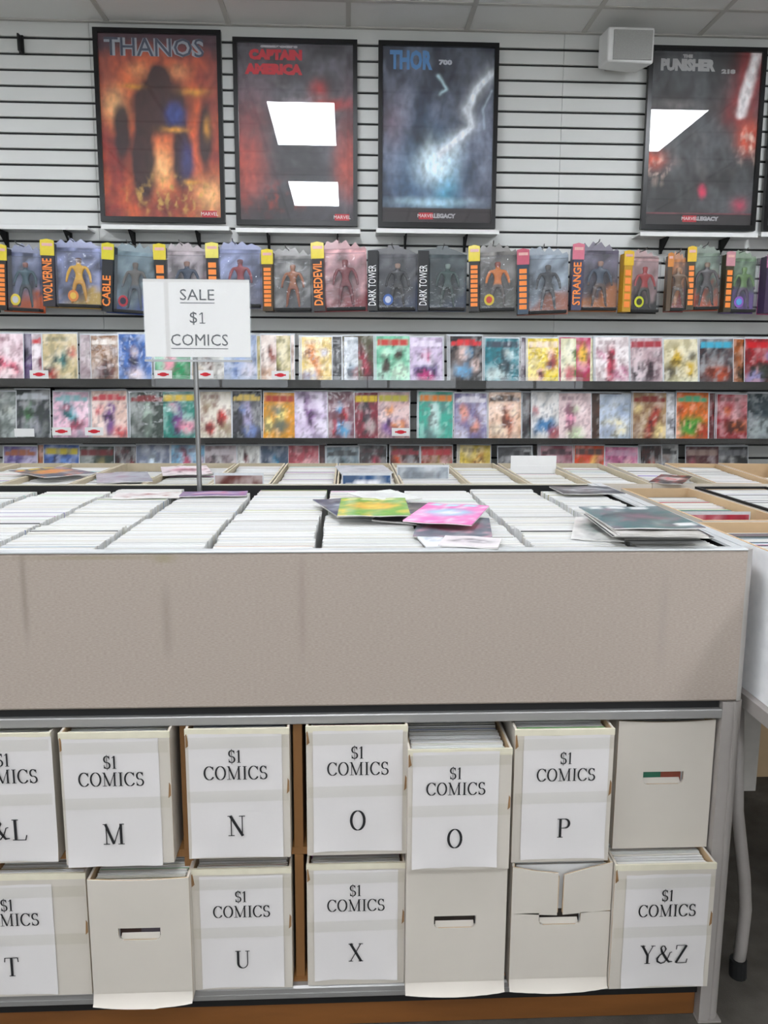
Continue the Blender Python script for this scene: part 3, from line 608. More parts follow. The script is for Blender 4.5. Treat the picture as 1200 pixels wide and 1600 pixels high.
def comic_mesh(w, h, g, c2, c3, title, seed):
    b = MB(); g, c2, c3 = H(g), H(c2), H(c3); rnd = random.Random(seed)
    cx, cy = rnd.uniform(.35, .65), rnd.uniform(.38, .6); rx, ry = rnd.uniform(.16, .26), rnd.uniform(.2, .34); ex, ey = rnd.uniform(.1, .9), rnd.uniform(.05, .3)
    ti = H(title) if title else None
    kind = rnd.randrange(4); ang = rnd.uniform(-.6, .6); side_ = rnd.choice((-1, 1)); dk = tuple(x*.25 for x in c2); lt = mixc(g, (1, 1, 1), .35)
    def f(u, v):
        n1, n2 = fb(u, v, 2.2, seed), fb(u, v, 5, seed+9); q = 1 if rough_ else 1
        c = mixc(mixc(g, tuple(x*.72 for x in g), .45), lt, max(0, n1*1.8)); U = u+.10*n2; V = v+.10*n1
        if kind == 0: m_ = blob(U, V, cx, .45, .15, .34, 4)+blob(U, V, cx+.05*side_, .68, .09, .09, 4)
        elif kind == 1: m_ = blob(U+ang*(V-.5), V, cx, cy, .17, .4, 4)
        elif kind == 2: m_ = blob(U, V, cx-.15*side_, cy+.08, .16, .2, 4)+blob(U, V, cx+.22*side_, cy-.15, .13, .16, 4)
        else: m_ = blob(U, V, .5, .3, .4, .2, 5)
        c = mixc(c, c2, min(1, m_)*.95)
        c = mixc(c, c3, min(1, blob(U, V, ex, ey+.05, .28, .16, 4)+.9*blob(U, V, 1-ex, .66, .13, .1, 3))*.85)
        c = mixc(c, dk, max(0, min(1, (n2-.12)*5))*.85*min(1, m_+.35)); c = mixc(c, lt, max(0, min(1, (-n2-.2)*5))*.6)
        if ti and .8 < v < .93-.05*abs(u-.5)*side_ and .06 < u < .94: c = mixc(ti, c, .35 if (int(u*(9+seed % 5)+seed) % 3 == 0) else .06)
        elif not ti and seed % 3 and .86 < v < .93 and .12 < u < .5+.07*(seed % 6): c = mixc(c, dk, .45 if int(u*17) % 4 else .1)
        n3 = fb(u, v, 13, seed+5); c = mixc(c, dk, max(0, min(1, (n3-.2)*6))*.35*(V < .8)); lu = (c[0]+c[1]+c[2])/3
        return tuple(max(0, (x+(x-lu)*.05))**1.22*1.12 for x in c)
    rough_ = 0
    b.box(-w/2, w/2, .0003, .003, 0, h, 0, H('d8d4cc')); panel_grid(b, w, h, f, 16, 24, 0)
    for k in (('e8e8e8',)): pass
    # clear bag edge
    b.box(-w/2-.004, w/2+.004, .0008, .0012, -.002, h+.008, 0, H('c8ccd0'))
    return b
seed = 0
for ri, row in enumerate(ROWS):
    for (x0, x1, g, c2, c3, ti, side, look) in row:
        seed += 1; zb = ZS[ri]; D0 = LIPD+.02+(.016 if side else 0)
        xa, xb = W(x0, 590, LIPD+.03).x, W(x1, 590, LIPD+.03).x; w = xb-xa
        if side == 'L': xc = xa+.088; w = .174
        elif side == 'R': xc = xb-.088; w = .174
        else: xc = (xa+xb)/2; w = min(w-.004, .182)
        h = .262+random.uniform(-.008, .004)
        lab = 'comic, %s, %s row' % (look.replace(' cover', '').replace(', sliver showing', '').replace(' strip showing', ' strip'), RN[ri])
        me = comic_mesh(w, h, g, c2, c3, ti, seed)
        o = me.build('comic_book', M_comic, None, (xc, D0, zb+.001)); o.rotation_euler = (-.14, random.uniform(-.02, .02), random.uniform(-.01, .01))
        tag(o, lab, 'comic', 'comics in the %s wall row' % RN[ri])
        if not side:           # further copies tucked behind, a sliver of each edge showing
            for k in range(random.choice((1, 2))):
                q = link('comic_book', o.data, None, (xc-.006*(k+1)*(1 if seed % 3 else -1), D0+.0055+.0045*k, zb+.001+.003*k)); q.rotation_euler = o.rotation_euler
                if side == '' and k < 2: tag(q, '%s spare copy of comic, %s' % (('front', 'rear')[k], look.split(',')[0].replace(' cover', '')), 'comic', 'spare copies behind the %s in the %s row' % (look, RN[ri]))
# price cards clipped to the shelf lips
def ell(rx, rz, n=14): return [(rx*math.cos(2*PI*k/n), rz*math.sin(2*PI*k/n)) for k in range(n)]
for (px, py, wpx, red, lab) in [(61, 585, 27, 1, 'on the upper lip below the silver white comic'), (255, 585, 26, 1, 'on the upper lip under the left half of the sale sign'), (321, 585, 24, 1, 'on the upper lip by the sign pole'), (438, 586, 26, 1, 'on the upper lip below the cream comics'),
                           (38, 676, 29, 0, 'on the middle lip at far left, without a red mark'), (96, 674, 28, 1, 'on the middle lip below the pale pink comic'), (147, 674, 27, 1, 'on the middle lip below the purple and cream comic'), (626, 675, 27, 1, 'on the middle lip below the violet and orange comic')]:
    a = W(px, py, LIPD-.014); w = wpx/1250*4.35; t = thing('price_card', 'small white price card '+lab, 'price card', (a.x, a.y, a.z), 'price cards on the comic shelves')
    b = MB(); b.box(-w/2, w/2, 0, .0012, -.021, .021); b.box(-w*.2, w*.2, .0012, .006, -.021, -.008); b.build('card', M_white, t)
    if red:
        b = MB(); b.prism(ell(w*.24, .01), -.001, 0); b.prism([(-w*.32, -.004), (w*.32, -.004), (w*.32, .004), (-w*.32, .004)], -.0008, 0); b.build('red_mark', M_red, t)

# ---------------------------------------------------------------- front display table (office panels, metal trim)
RIM = 1.0465; F1, B1 = 1.50, 2.475; XO = .80; XLT = -1.75
tb = thing('display_table', 'long fabric panelled display table full of bagged comics, metal trimmed', 'table', (0, F1, 0))
def P(b, name, m, sm=False): return b.build(name, m, tb, (0, -F1, 0), sm)
fab = bpy.data.materials.new('panel_fabric'); fab.use_nodes = True; nt = fab.node_tree; N = nt.nodes; L = nt.links
pb = N['Principled BSDF']; pb.inputs['Roughness'].default_value = .9; pb.inputs['Specular IOR Level'].default_value = .2
tc = N.new('ShaderNodeTexCoord'); mp = N.new('ShaderNodeMapping'); mp.inputs['Scale'].default_value = (150, 150, 620); L.new(tc.outputs['Object'], mp.inputs[0])
nz = N.new('ShaderNodeTexNoise'); nz.inputs['Scale'].default_value = 1; nz.inputs['Detail'].default_value = 5; L.new(mp.outputs[0], nz.inputs['Vector'])
cr = N.new('ShaderNodeValToRGB'); cr.color_ramp.elements[0].position = .3; cr.color_ramp.elements[0].color = (*H('a19489'), 1); cr.color_ramp.elements[1].position = .7; cr.color_ramp.elements[1].color = (*H('b2a69c'), 1)
L.new(nz.outputs[0], cr.inputs[0]); cur = cr.outputs[0]
sep = N.new('ShaderNodeSeparateXYZ'); L.new(tc.outputs['Object'], sep.inputs[0])
def mth(op, a, b_=None, c=None):
    n = N.new('ShaderNodeMath'); n.operation = op; n.use_clamp = False
    for i, v in enumerate((a, b_, c)):
        if v is None: continue
        if isinstance(v, (int, float)): n.inputs[i].default_value = v
        else: L.new(v, n.inputs[i])
    return n.outputs[0]
def stain(cx, cz, rx, rz, colr, amt):     # old scuffs and tape residue at fixed spots of the cloth
    global cur
    dx = mth('DIVIDE', mth('SUBTRACT', sep.outputs[0], cx), rx); dz = mth('DIVIDE', mth('SUBTRACT', sep.outputs[2], cz), rz)
    e = mth('ADD', mth('POWER', mth('ABSOLUTE', dx), 2.), mth('POWER', mth('ABSOLUTE', dz), 4.))
    f = mth('MULTIPLY', mth('POWER', 2.718, mth('MULTIPLY', e, -1.)), amt)
    mx = N.new('ShaderNodeMix'); mx.data_type = 'RGBA'; L.new(f, mx.inputs[0]); L.new(cur, mx.inputs[6]); mx.inputs[7].default_value = (*H(colr), 1); cur = mx.outputs[2]
stain(-.615, .97, .006, .09, '7c7268', .45); stain(-.35, .91, .009, .07, '857a70', .35); stain(-.09, .94, .008, .1, '8c7c74', .3)
stain(-.49, 1.036, .12, .004, '8c8458', .35); stain(-.35, 1.033, .02, .008, '8c8458', .35); stain(.62, .9, .01, .1, '8c8480', .18)
L.new(cur, pb.inputs['Base Color'])
bp = N.new('ShaderNodeBump'); bp.inputs['Strength'].default_value = .12; bp.inputs['Distance'].default_value = .001; L.new(nz.outputs[0], bp.inputs['Height']); L.new(bp.outputs[0], pb.inputs['Normal'])
b = MB(); b.bbox(XLT, .781, F1, F1+.022, .733, RIM-.003, .004); P(b, 'front_panel', fab)
b = MB(); b.bbox(XLT, .781, F1-.001, F1+.024, RIM-.0028, RIM+.001, .001); P(b, 'front_trim', M_trimw)
# rounded corner post
b = MB(); n = 8; prof = [(.7812, F1+.001)]+[(.783+.016*math.sin(k*PI/2/n), F1+.022-.022*math.cos(k*PI/2/n)+.001) for k in range(n+1)]+[(.799, F1+.05), (.7812, F1+.05)]
def post(b, prof, z0, z1):
    n = len(prof); b.add([(x, y, z0) for x, y in prof]+[(x, y, z1) for x, y in prof], [tuple(range(n-1, -1, -1)), tuple(range(n, 2*n))]+[(i, (i+1) % n, (i+1) % n+n, i+n) for i in range(n)])
post(b, prof, .733, RIM); P(b, 'corner_post', mat('post_grey', 'a7a39e', .4, metal=.1, var=.02))
b = MB(); b.box(.765, .80, F1+.05, B1, .72, RIM-.004); P(b, 'side_panel', fab)
b = MB(); b.box(.757, .776, F1+.02, B1+.02, RIM-.003, RIM+.002); b.box(.7775, .802, F1+.02, B1+.02, RIM-.004, RIM+.003); P(b, 'side_trim', M_trimw)
b = MB(); b.box(.7605, .7645, F1+.024, B1, .75, RIM-.004); b.box(XLT, .76, B1, B1+.01, .72, RIM-.002); b.box(XLT, .76, F1+.0225, F1+.026, .75, RIM-.004); b.box(XLT, .76, F1+.026, B1, .745, .757); P(b, 'inner_tray', M_trayblack)
b = MB(); b.box(XLT, .80, B1+.0105, B1+.022, RIM-.006, RIM+.001); P(b, 'back_trim', mat('back_trim_cream', 'c8c2b0', .5))
b = MB(); b.box(XLT, .752, F1+.012, F1+.03, .713, .7335); P(b, 'shadow_gap', M_black)
b = MB(); b.bbox(XLT, .754, F1, F1+.03, .696, .7155, .002); P(b, 'front_rail', M_alu)
# front leg, rounded profile with a groove
b = MB(); prof = [(.754, F1-.002), (.774, F1-.002), (.776, F1+.002), (.779, F1+.002)]+[(.781+.02*math.sin(k*PI/12), F1+.02-.02*math.cos(k*PI/12)) for k in range(7)]+[(.801, F1+.045), (.754, F1+.045)]
post(b, prof, 0.004, .731); b.box(.752, .803, F1-.004, F1+.047, 0, .0045); P(b, 'leg', M_graymetal)
b = MB(); b.box(.756, .80, B1-.05, B1, 0, .72); P(b, 'leg', M_graymetal)
# wooden cubbies beneath
DK = .122
b = MB(); b.box(XLT, .752, F1+.01, B1-.02, DK-.018, DK); P(b, 'bottom_shelf', M_wood)
b = MB(); b.bbox(XLT, .752, F1-.006, F1+.0095, DK-.034, DK-.004, .004); b.box(XLT, .752, F1-.0075, F1-.006, DK-.022, DK-.019); P(b, 'bottom_rail', M_alu)
b = MB(); b.box(XLT, .752, F1+.012, F1+.03, DK-.06, DK-.034); P(b, 'shadow_gap', M_black)
b = MB(); b.box(XLT, .752, F1+.02, F1+.04, .004, DK-.055); P(b, 'kick_board', M_kick)
b = MB(); b.box(XLT, .118, F1+.02, B1-.02, .404, .42); P(b, 'middle_shelf', M_wood)
for x in (-1.13, -.727, -.338, -.113):
    b = MB(); b.box(x, x+.018, F1+.02, B1-.02, .4205, .715); P(b, 'divider', M_wood)
    b = MB(); b.box(x, x+.018, F1+.02, B1-.02, DK, .4035); P(b, 'divider', M_wood)
b = MB(); b.box(XLT, .752, B1-.018, B1-.008, DK, .715); P(b, 'back_board', M_wood)

# comics filed in the table: thousands of bag edges, one row object each
def run(b, x0, x1, y0, y1, ztop, h, rnd, lean=.0, th=.0034, tint=0., dark=.03, colored=.04, jig=.004, fall=0.):
    y = y0; dz = 0; k = 0; nxt = rnd.randint(20, 60); cx = 0
    while y < y1-th:
        if k == nxt: dz = rnd.uniform(-.005, .003); nxt = k+rnd.randint(20, 70); y += rnd.uniform(.0, .004); cx = rnd.uniform(-.004, .004)
        t = th*rnd.uniform(.7, 1.25); g = rnd.uniform(.6, .8); col = (g, g, g*.985)
        q = rnd.random()
        if q < .22: col = (g*.97, g*.94, g*.86)
        elif q < .22+dark: v = rnd.uniform(.03, .2); col = (v, v, v)
        elif q < .22+dark+colored: col = tuple(rnd.uniform(.05, .6) for _ in range(3))
        zt = ztop+dz+rnd.uniform(-.0015, .0015)-(fall*(y-y0)/(y1-y0)); a = x0+cx+rnd.uniform(0, jig); c = x1+cx-rnd.uniform(0, jig)
        s = lean*h
        b.add([(a, y, zt-h), (c, y, zt-h), (c, y+t*.8, zt-h), (a, y+t*.8, zt-h), (a, y+s, zt), (c, y+s, zt), (c, y+s+t*.8, zt), (a, y+s+t*.8, zt)],
              [(4, 5, 6, 7), (0, 1, 5, 4), (1, 2, 6, 5), (2, 3, 7, 6), (3, 0, 4, 7)], 0, col)
        y += t; k += 1
COLS = [(-1.74, -1.555), (-1.53, -1.345), (-1.32, -1.135), (-1.11, -.93), (-.9, -.712), (-.692, -.503), (-.484, -.292), (-.272, -.072), (-.056, .148), (.166, .352), (.37, .56), (.578, .742)]
CL = ['row of white bagged comics in the table, left end out of the photo', 'row of white bagged comics in the table, beyond the left edge', 'row of white bagged comics in the table, hidden by the left edge', 'row of bagged comics at the left edge of the table',
      'row of white bagged comics in the table, second column in view from the left', 'row of white bagged comics with a taller back end, left of the sign pole', 'row of white bagged comics directly in front of the sign pole', 'row of white bagged comics with one red black edge near the front',
      'row of white bagged comics under the green comic', 'row of white bagged comics under the pink comic', 'tidy row of white bagged comics between the pink pile and the teal pile', 'row of bagged comics half buried by the teal topped pile']
for i, (x0, x1) in enumerate(COLS):
    if x1 < -1.3: continue
    rnd = random.Random(100+i); b = MB(); xa = x0+.0015
    yb = [0, 0, 0, 2.40, 2.40, 2.43, 2.36, 2.42, 2.38, 2.40, 2.41, 2.38][i]
    run(b, xa, x1+.004, F1+.028, yb, RIM-.006, .262, rnd, dark=.015, colored=.02 if i != 7 else .03)
    o = b.build('comic_row', M_edges); tag(o, CL[i], 'comics', 'rows of bagged comics in the table', 'stuff')
# dark dividers peeking between the columns
# loose comics lying on top
def flat_comic(pts, z, g, c2, c3, ti, label, th=.0035, seed=0, tag_white=False, dip=(0, 0, 0, 0), name='comic_book', mtl=None):
    """pts: far-left, far-right, near-right, near-left pixels; they lie at level z"""
    q = [G(px, py, z) for px, py in pts]; c0 = (q[0]+q[1]+q[2]+q[3])/4
    ux = ((q[1]-q[0])+(q[2]-q[3])); ux.z = 0; ux.normalize(); uy = Vector((-ux.y, ux.x, 0)); w = ((q[1]-q[0]).length+(q[2]-q[3]).length)/2
    hgt = ((q[0]-q[3]).length+(q[1]-q[2]).length)/2; w = min(w, .185); hgt = min(hgt, .27)
    b = MB(); g, c2, c3 = H(g), H(c2), H(c3); T = H(ti) if ti else None
    def f(u, v):
        c = mixc(g, (1, 1, 1), max(0, fb(u, v, 4, seed))*.3); c = mixc(c, c2, blob(u, v, .5, .52, .36, .2, 4)*(1+fb(u, v, 9, seed)*.8)); c = mixc(c, c3, blob(u, v, .5, .5, .2, .1)*.9+max(0, fb(u, v, 7, seed+2)-.1)*1.3)
        if T and .84 < v < .96 and .08 < u < .92: c = T if int(u*13) % 4 != 3 else c
        if tag_white and .06 < v < .2 and .74 < u < .95: c = (.75, .75, .75)
        return c
    nx, nz = 14, 18; o = len(b.v); V = []
    for j in range(nz+1):
        for i in range(nx+1):
            u, v = i/nx, j/nz; sag = dip[3]*(1-u)*(1-v)+dip[2]*u*(1-v)+dip[0]*(1-u)*v+dip[1]*u*v
            p = ux*(w*(u-.5))+uy*(hgt*(v-.5)); b.v.append((p.x, p.y, sag+.0008*math.sin(u*9+seed))); b.c.append(f(u, v))
    for j in range(nz):
        for i in range(nx): a = o+j*(nx+1)+i; b.f.append((a, a+1, a+nx+2, a+nx+1)); b.mi.append(0)
    ring = [i for i in range(nx+1)]+[(j)*(nx+1)+nx for j in range(1, nz+1)]+[nz*(nx+1)+i for i in range(nx-1, -1, -1)]+[j*(nx+1) for j in range(nz-1, 0, -1)]
    base = len(b.v)
    for r in ring: v = b.v[o+r]; b.v.append((v[0], v[1], v[2]-th)); b.c.append((.72, .7, .66))
    n = len(ring)
    for k in range(n): b.f.append((o+ring[k], base+k, base+(k+1) % n, o+ring[(k+1) % n])); b.mi.append(0)
    b.f.append(tuple(base+k for k in range(n-1, -1, -1))); b.mi.append(0)
    ob = b.build(name, mtl or M_comic, None, c0); tag(ob, label, 'comic', 'loose comics on the table'); return ob
Z = RIM
flat_comic([(505, 776), (600, 772), (640, 806), (508, 812)], Z+.012, '2c3458', 'c8d0dc', '20264a', '', 'navy and white comic lying under the green one', seed=3)
flat_comic([(560, 774), (690, 790), (760, 815), (640, 826)], Z+.008, '504c4c', '8c8478', '2c2c2c', '', 'dark comic with its edge showing under the pink and green comics', seed=4, dip=(0, 0, -.012, 0))
flat_comic([(568, 769), (628, 764), (640, 780), (560, 784)], Z+.021, 'dcdcd8', 'c8c8c8', 'e0e0e0', '', 'pale blank backed comic poking out behind the green comic', seed=5)
flat_comic([(538, 779), (634, 777), (639, 806), (523, 803)], Z+.022, '6ca43c', 'e0a030', 'f0cc48', 'd8dca0', 'bright green comic with an orange and yellow band, on top of the pile', seed=6)
flat_comic([(652, 808), (758, 808), (776, 842), (650, 836)], Z+.004, '5c6470', 'b84c68', 'd8a0ac', '', 'rose and slate comic sticking out under the pink one', seed=7, dip=(0, 0, 0, 0))
flat_comic([(640, 782), (738, 786), (768, 824), (664, 818)], Z+.020, 'ec6cb8', '84c0d8', 'f0eef0', 'b8e0ec', 'hot pink comic with pale blue shapes, on top of the pile', seed=8)
flat_comic([(660, 832), (700, 830), (712, 853), (650, 853)], Z+.003, 'e0e4e8', '90a0ac', 'e8e8ec', '', 'empty pale bag lying at the front of the pink pile', seed=9)
flat_comic([(694, 834), (770, 842), (790, 853), (690, 853)], Z+.006, 'e0d8d8', '2c2428', 'd8d0d4', '', 'pale comic with a black band leaning at the rim by the pink pile', seed=10)
for k in range(7):
    zz = Z+.004+k*.0042; cols = [('28282a', '484440', '585450'), ('c8c4bc', '8c8880', 'd0ccc4'), ('38343a', '8c4c50', '5c5c60'), ('b8b4ac', '6c6c68', 'd0ccc8'), ('2c3034', '5c6468', '403c3c'), ('d0ccc8', 'a09890', 'c0bcb8'), ('b4b0a8', '686460', 'd4d0cc')][k]
    dx = [16, 8, -6, 6, 2, -3, 3][k]
    flat_comic([(938+dx, 798), (1052+dx, 800), (1080+dx, 846-k*1.5), (940+dx, 846-k*1.5)], zz, *cols, '', 'comic in the pile under the teal one, %s' % ['lowest of the pile', 'second from the bottom', 'third from the bottom', 'at the middle', 'third from the top of those beneath', 'second beneath the teal comic', 'directly beneath the teal comic'][k], seed=20+k)
flat_comic([(928, 789), (1052, 790), (1074, 826), (932, 827)], Z+.0365, '3c6468', '2c4448', '7c5c6c', 'd8dcdc', 'dark teal comic with a white title, topmost of the right pile', seed=30, tag_white=True)
flat_comic([(1018, 812), (1050, 820), (1072, 848), (1020, 850)], Z-.006, '787474', '38343c', 'b8acac', '', 'grey comic slumped between the teal pile and the side rail', seed=31, dip=(.0, 0, -.02, 0))
flat_comic([(905, 800), (955, 806), (990, 852), (890, 852)], Z+.0, 'd4d4d0', '2c5c48', 'a8a8a8', '', 'clear bagged pale comic with a dark green edge, left under the teal pile', seed=32)
flat_comic([(872, 760), (958, 760), (968, 770), (866, 771)], Z+.006, '40464c', 'c8ccd0', '20242c', '', 'dark comic in a shiny bag at the back rim', seed=33)
flat_comic([(180, 770), (280, 768), (284, 776), (178, 778)], Z+.0, 'ece8e4', 'f0ece8', 'a04c44', '', 'white comic lying at the back rim left of the sign pole', seed=34)
flat_comic([(284, 768), (380, 767), (396, 773), (278, 774)], Z+.002, '7c5890', 'dcd4e4', 'c0406c', '', 'purple edged comic lying at the foot of the sign pole', seed=35)

# ---------------------------------------------------------------- sale sign on its pole
DS = 2.37
a = W(307.5, 500, DS); t = thing('sale_sign', 'white SALE sheet in a clear holder on a thin steel pole', 'sign', (W(309, 764, DS).x, DS+.03, RIM-.05))
bz = RIM-.05; zt, zb_ = W(308, 434, DS).z-bz, W(308, 562, DS).z-bz; xl, xr = W(222.5, 500, DS).x-t.location.x, W(391.5, 500, DS).x-t.location.x
b = MB(); b.tube([(0, 0, 0), (0, 0, zb_+.05)], .0075, 10); b.build('pole', M_chrome, t)
b = MB(); b.tube([(0, 0, -.012), (0, 0, .0), (0, 0, .004), (0, 0, .02)], [.035, .035, .02, .009], 16); b.build('base', M_chrome, t)
b = MB(); b.box(xl+.003, xr-.003, -.019, -.0185, zb_+.008, zt-.003); b.box(xl+.003, xr-.003, -.0185, -.0165, zb_+.008, zt-.003); sh = b.build('sheet', mat('sign_paper', 'd8d3d0', .6, var=.01), t)
b = MB(); b.box(xl, xr, -.0215, -.0203, zb_, zt); b.box(xl, xr, -.0125, -.0115, zb_, zt); b.build('clear_holder', M_acryl, t)
b = MB(); b.box(xl, xr, -.024, -.0085, zb_-.006, zb_); b.box(-.012, .012, -.0112, .008, zb_+.01, zb_+.05); b.build('holder_base', M_chrome, t)
cx = (xl+xr)/2; hh = zt-zb_
sx_ = lambda px: W(px, 500, DS).x-t.location.x
for txt, px, py, wpx, hpx in (('SALE', 308, 461, 51, 16), ('$1', 308, 496.5, 25, 16), ('COMICS', 309.5, 532, 85, 17)):
    z = W(px, py, DS).z-bz
    if txt == '$1':
        z = W(px, py, DS).z-bz; k = 1/1250*2.4; o = sans('$', .03, M_ink, 'lettering', sh, (sx_(px)-.0125, -.0193, z)); Y_ = [v.co.y for v in o.data.vertices]; X_ = [v.co.x for v in o.data.vertices]
        o.scale = (11*k/(max(X_)-min(X_)), 19*k/(max(Y_)-min(Y_)), 1); b = MB(); hh_ = hpx*k; x = sx_(px)+.013
        ribbon(b, [(x, z-hh_/2), (x, z+hh_/2)], .0036, -.0194); ribbon(b, [(x, z+hh_/2), (x-.008, z+hh_*.3)], .003, -.01945); ribbon(b, [(x-.008, z-hh_/2+.0012), (x+.008, z-hh_/2+.0012)], .0028, -.0195); b.build('lettering', M_ink, sh); continue
    o = sans(txt, .03, M_ink, 'lettering', sh, (sx_(px), -.0193, z))
    ww = max(v.co.x for v in o.data.vertices)-min(v.co.x for v in o.data.vertices); h0 = max(v.co.y for v in o.data.vertices)-min(v.co.y for v in o.data.vertices)
    k = 1/1250*2.4; o.scale = (wpx*k/ww, hpx*k/h0, 1)
    if txt != '$1': b = MB(); b.box(sx_(px)-wpx*k/2, sx_(px)+wpx*k/2, -.0196, -.0191, z-hpx*k*.72, z-hpx*k*.72+.0022); b.build('underline', M_ink, sh)

# ---------------------------------------------------------------- comic boxes in the cubbies
def crumple(b, w, h, amp, seed, y=0, curl=0., nx=14, nz=18, x0=None):
    o = len(b.v); x0 = -w/2 if x0 is None else x0
    for j in range(nz+1):
        for i in range(nx+1):
            u, v = i/nx, j/nz; d = amp*(noise.noise(Vector((u*2.5+seed, v*3.3, seed)))+.5*noise.noise(Vector((u*6, v*8+seed, 2.))))+curl*max(0, .12-v)*8*((u-.5)*2)**2
            b.v.append((x0+w*u, y-abs(d)*1.0-.0004, h*v+(.002*noise.noise(Vector((u*4, seed, 1.))) if j in (0, nz) else 0))); b.c.append((1, 1, 1))
    for j in range(nz):
        for i in range(nx): a = o+j*(nx+1)+i; b.f.append((a, a+1, a+nx+2, a+nx+1)); b.mi.append(0)
def comic_box(name, label, pxl, pxr, pyt, pyb, D, z0, depth=.66, letters=None, sheet=None, plain=False, fill=True, seed=0, split=False, flap=False, yaw=0., tilt=0., hole_col=None, cat='box', hgt=None, lowfront=0., zb_fix=None, group='short boxes of comics in the cubbies'):
    xa, xb = W(pxl, (pyt+pyb)/2, D).x, W(pxr, (pyt+pyb)/2, D).x; w = xb-xa; h = hgt or (W(600, pyt, D).z-z0)
    t = thing(name, label, cat, ((xa+xb)/2, D, z0+.0005), group); t.rotation_euler = (0, tilt, yaw); th = .004; rnd = random.Random(seed)
    # front wall with an optional hand hole; white outside, kraft inside
    b = MB(); hx, hz0, hz1 = w*.21, h*.505, h*.605
    def slab(x0, x1, z0_, z1_, dz=0):
        b.box(x0, x1, 0, th*.5, z0_, z1_, 0); b.box(x0, x1, th*.5, th, z0_, z1_, 1)
    if plain:
        ox = -.01*w; l, r = ox-hx, ox+hx
        slab(-w/2, w/2, 0, hz0)
        slab(-w/2, l, hz0, hz1); slab(r, w/2, hz0, hz1)
        for s, e in ((1, l), (-1, r)): b.prism([(e, hz0), (e+s*.009, hz0), (e+s*.003, hz0+.003), (e, hz0+.010)][::s], 0, th, 0)
        if split:   # torn down the middle, brown edges bared from the rim to the hand hole, both halves sagging
            for e in (ox-.0075, ox+.0045): b.prism([(e, hz1), (e+.003, hz1), (e+.0035, h-.03), (e+.001, h-.03)], .0008, th+.0008, 1)
            for s, x0, x1 in ((-1, -w/2, ox-.006), (1, ox+.006, w/2)):
                zt = h-.001; pts = [(x0, hz1), (x1, hz1-.006 if s < 0 else hz1), (x1, zt-(.022 if s < 0 else .03)), ((x0+x1)/2, zt-.016), (x0, zt-(.006 if s < 0 else .025))]
                if s > 0: pts = [(x0, hz1-.005), (x1, hz1+.003), (x1, zt), ((x0+x1)/2, zt-.012), (x0, zt-.026)]
                b.prism(pts, 0, th*.5, 0); b.prism(pts, th*.5, th, 1)
        else:
            n = 10; pts = [(-w/2, hz1)]+[(l, hz1)]+[(r, hz1)]+[(w/2, hz1)]+[(w/2-w*k/n, h-(.004*math.sin(PI*k/n))) for k in range(n+1)]
            b.prism(pts, 0, th*.5, 0); b.prism(pts, th*.5, th, 1)
    else: slab(-w/2, w/2, 0, h-lowfront)
    for s in (-1, 1):
        x0 = -w/2 if s < 0 else w/2-th; b.box(x0, x0+th, th, depth, 0, h, 0)
        xi = x0+th if s < 0 else x0-.001; b.box(xi, xi+.001, th, depth-th, .003, h-.001, 1)
    b.box(-w/2, w/2, depth-th, depth, 0, h-.001, 0); b.box(-w/2+th, w/2-th, th, depth-th, 0, .003, 1)
    b.build('box_body', [M_whiteboard, M_kraft], t)
    if plain:   # folded-in flap visible low in the hand hole
        b = MB(); b.add([(-.01*w-hx+.002, th+.0005, hz0-.004), (-.01*w+hx-.002, th+.0005, hz0-.004), (-.01*w+hx-.004, .012, hz0+(hz1-hz0)*.34), (-.01*w-hx+.004, .012, hz0+(hz1-hz0)*.34)], [(0, 1, 2, 3)]); b.build('hand_hole_flap', M_whiteboard, t)
    if flap:    # loose outer wrap hanging curled below the front edge
        b = MB(); n = 16; V = []
        for k in range(n+1):
            u = k/n; x = -w/2+w*u; dr = flap*math.sin(PI*min(1, u*.9+.1))**.6+.002*noise.noise(Vector((u*9, seed, 0)))
            V += [(x, -.001, .02), (x, -.0045-.004*math.sin(PI*u), .003-dr*.4), (x, -.010-.006*math.sin(PI*u), -dr)]
        fs = [(k*3+r, k*3+3+r, k*3+4+r, k*3+1+r) for k in range(n) for r in range(2)]
        b.add(V, fs); b.build('curled_wrap', M_whiteboard, t, smooth=True)
    if fill:
        b = MB(); run(b, -w/2+.008, w/2-.008, .014, depth*.8, h-.011+(.004 if lowfront else 0), h-.02, rnd, th=.0042, dark=.04, colored=.03 if not hole_col else .1); o = b.build('comics', M_edges, t); o['kind'] = 'stuff'
    if hole_col:
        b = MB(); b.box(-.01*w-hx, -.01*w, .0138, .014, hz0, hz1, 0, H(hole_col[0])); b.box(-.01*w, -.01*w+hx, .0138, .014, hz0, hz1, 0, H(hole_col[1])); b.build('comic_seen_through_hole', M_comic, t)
    if letters:
        sw, shh, ox, oz = sheet; b = MB(); crumple(b, sw, shh, .0016, seed+.37, 0, .004); s = b.build('label_sheet', M_paper, t, (ox, -.0012, oz), smooth=True)
        k = sw/.18; b = MB(); yy = -.0038
        serif_text(b, '$1', 0, shh*.775, .026*k, yy); serif_text(b, 'COMICS', 0, shh*.64, .028*k, yy, .05, 1.04); b.build('lettering', M_ink, s); b = MB(); serif_text(b, letters, 0, shh*.18 if letters != 'Y&Z' else shh*.22, .043*k, yy, .05)
        b.build('lettering', M_ink, s)
        b = MB()
        for zz in (shh*.93, shh*.5): b.add([(-w/2-ox*1+.002, -.0028, zz-.012), (w/2-ox-.002, -.0028, zz-.010), (w/2-ox-.002, -.0028, zz+.014), (-w/2-ox+.002, -.0028, zz+.012)], [(0, 1, 2, 3)])
        b.build('tape', M_tape, s)
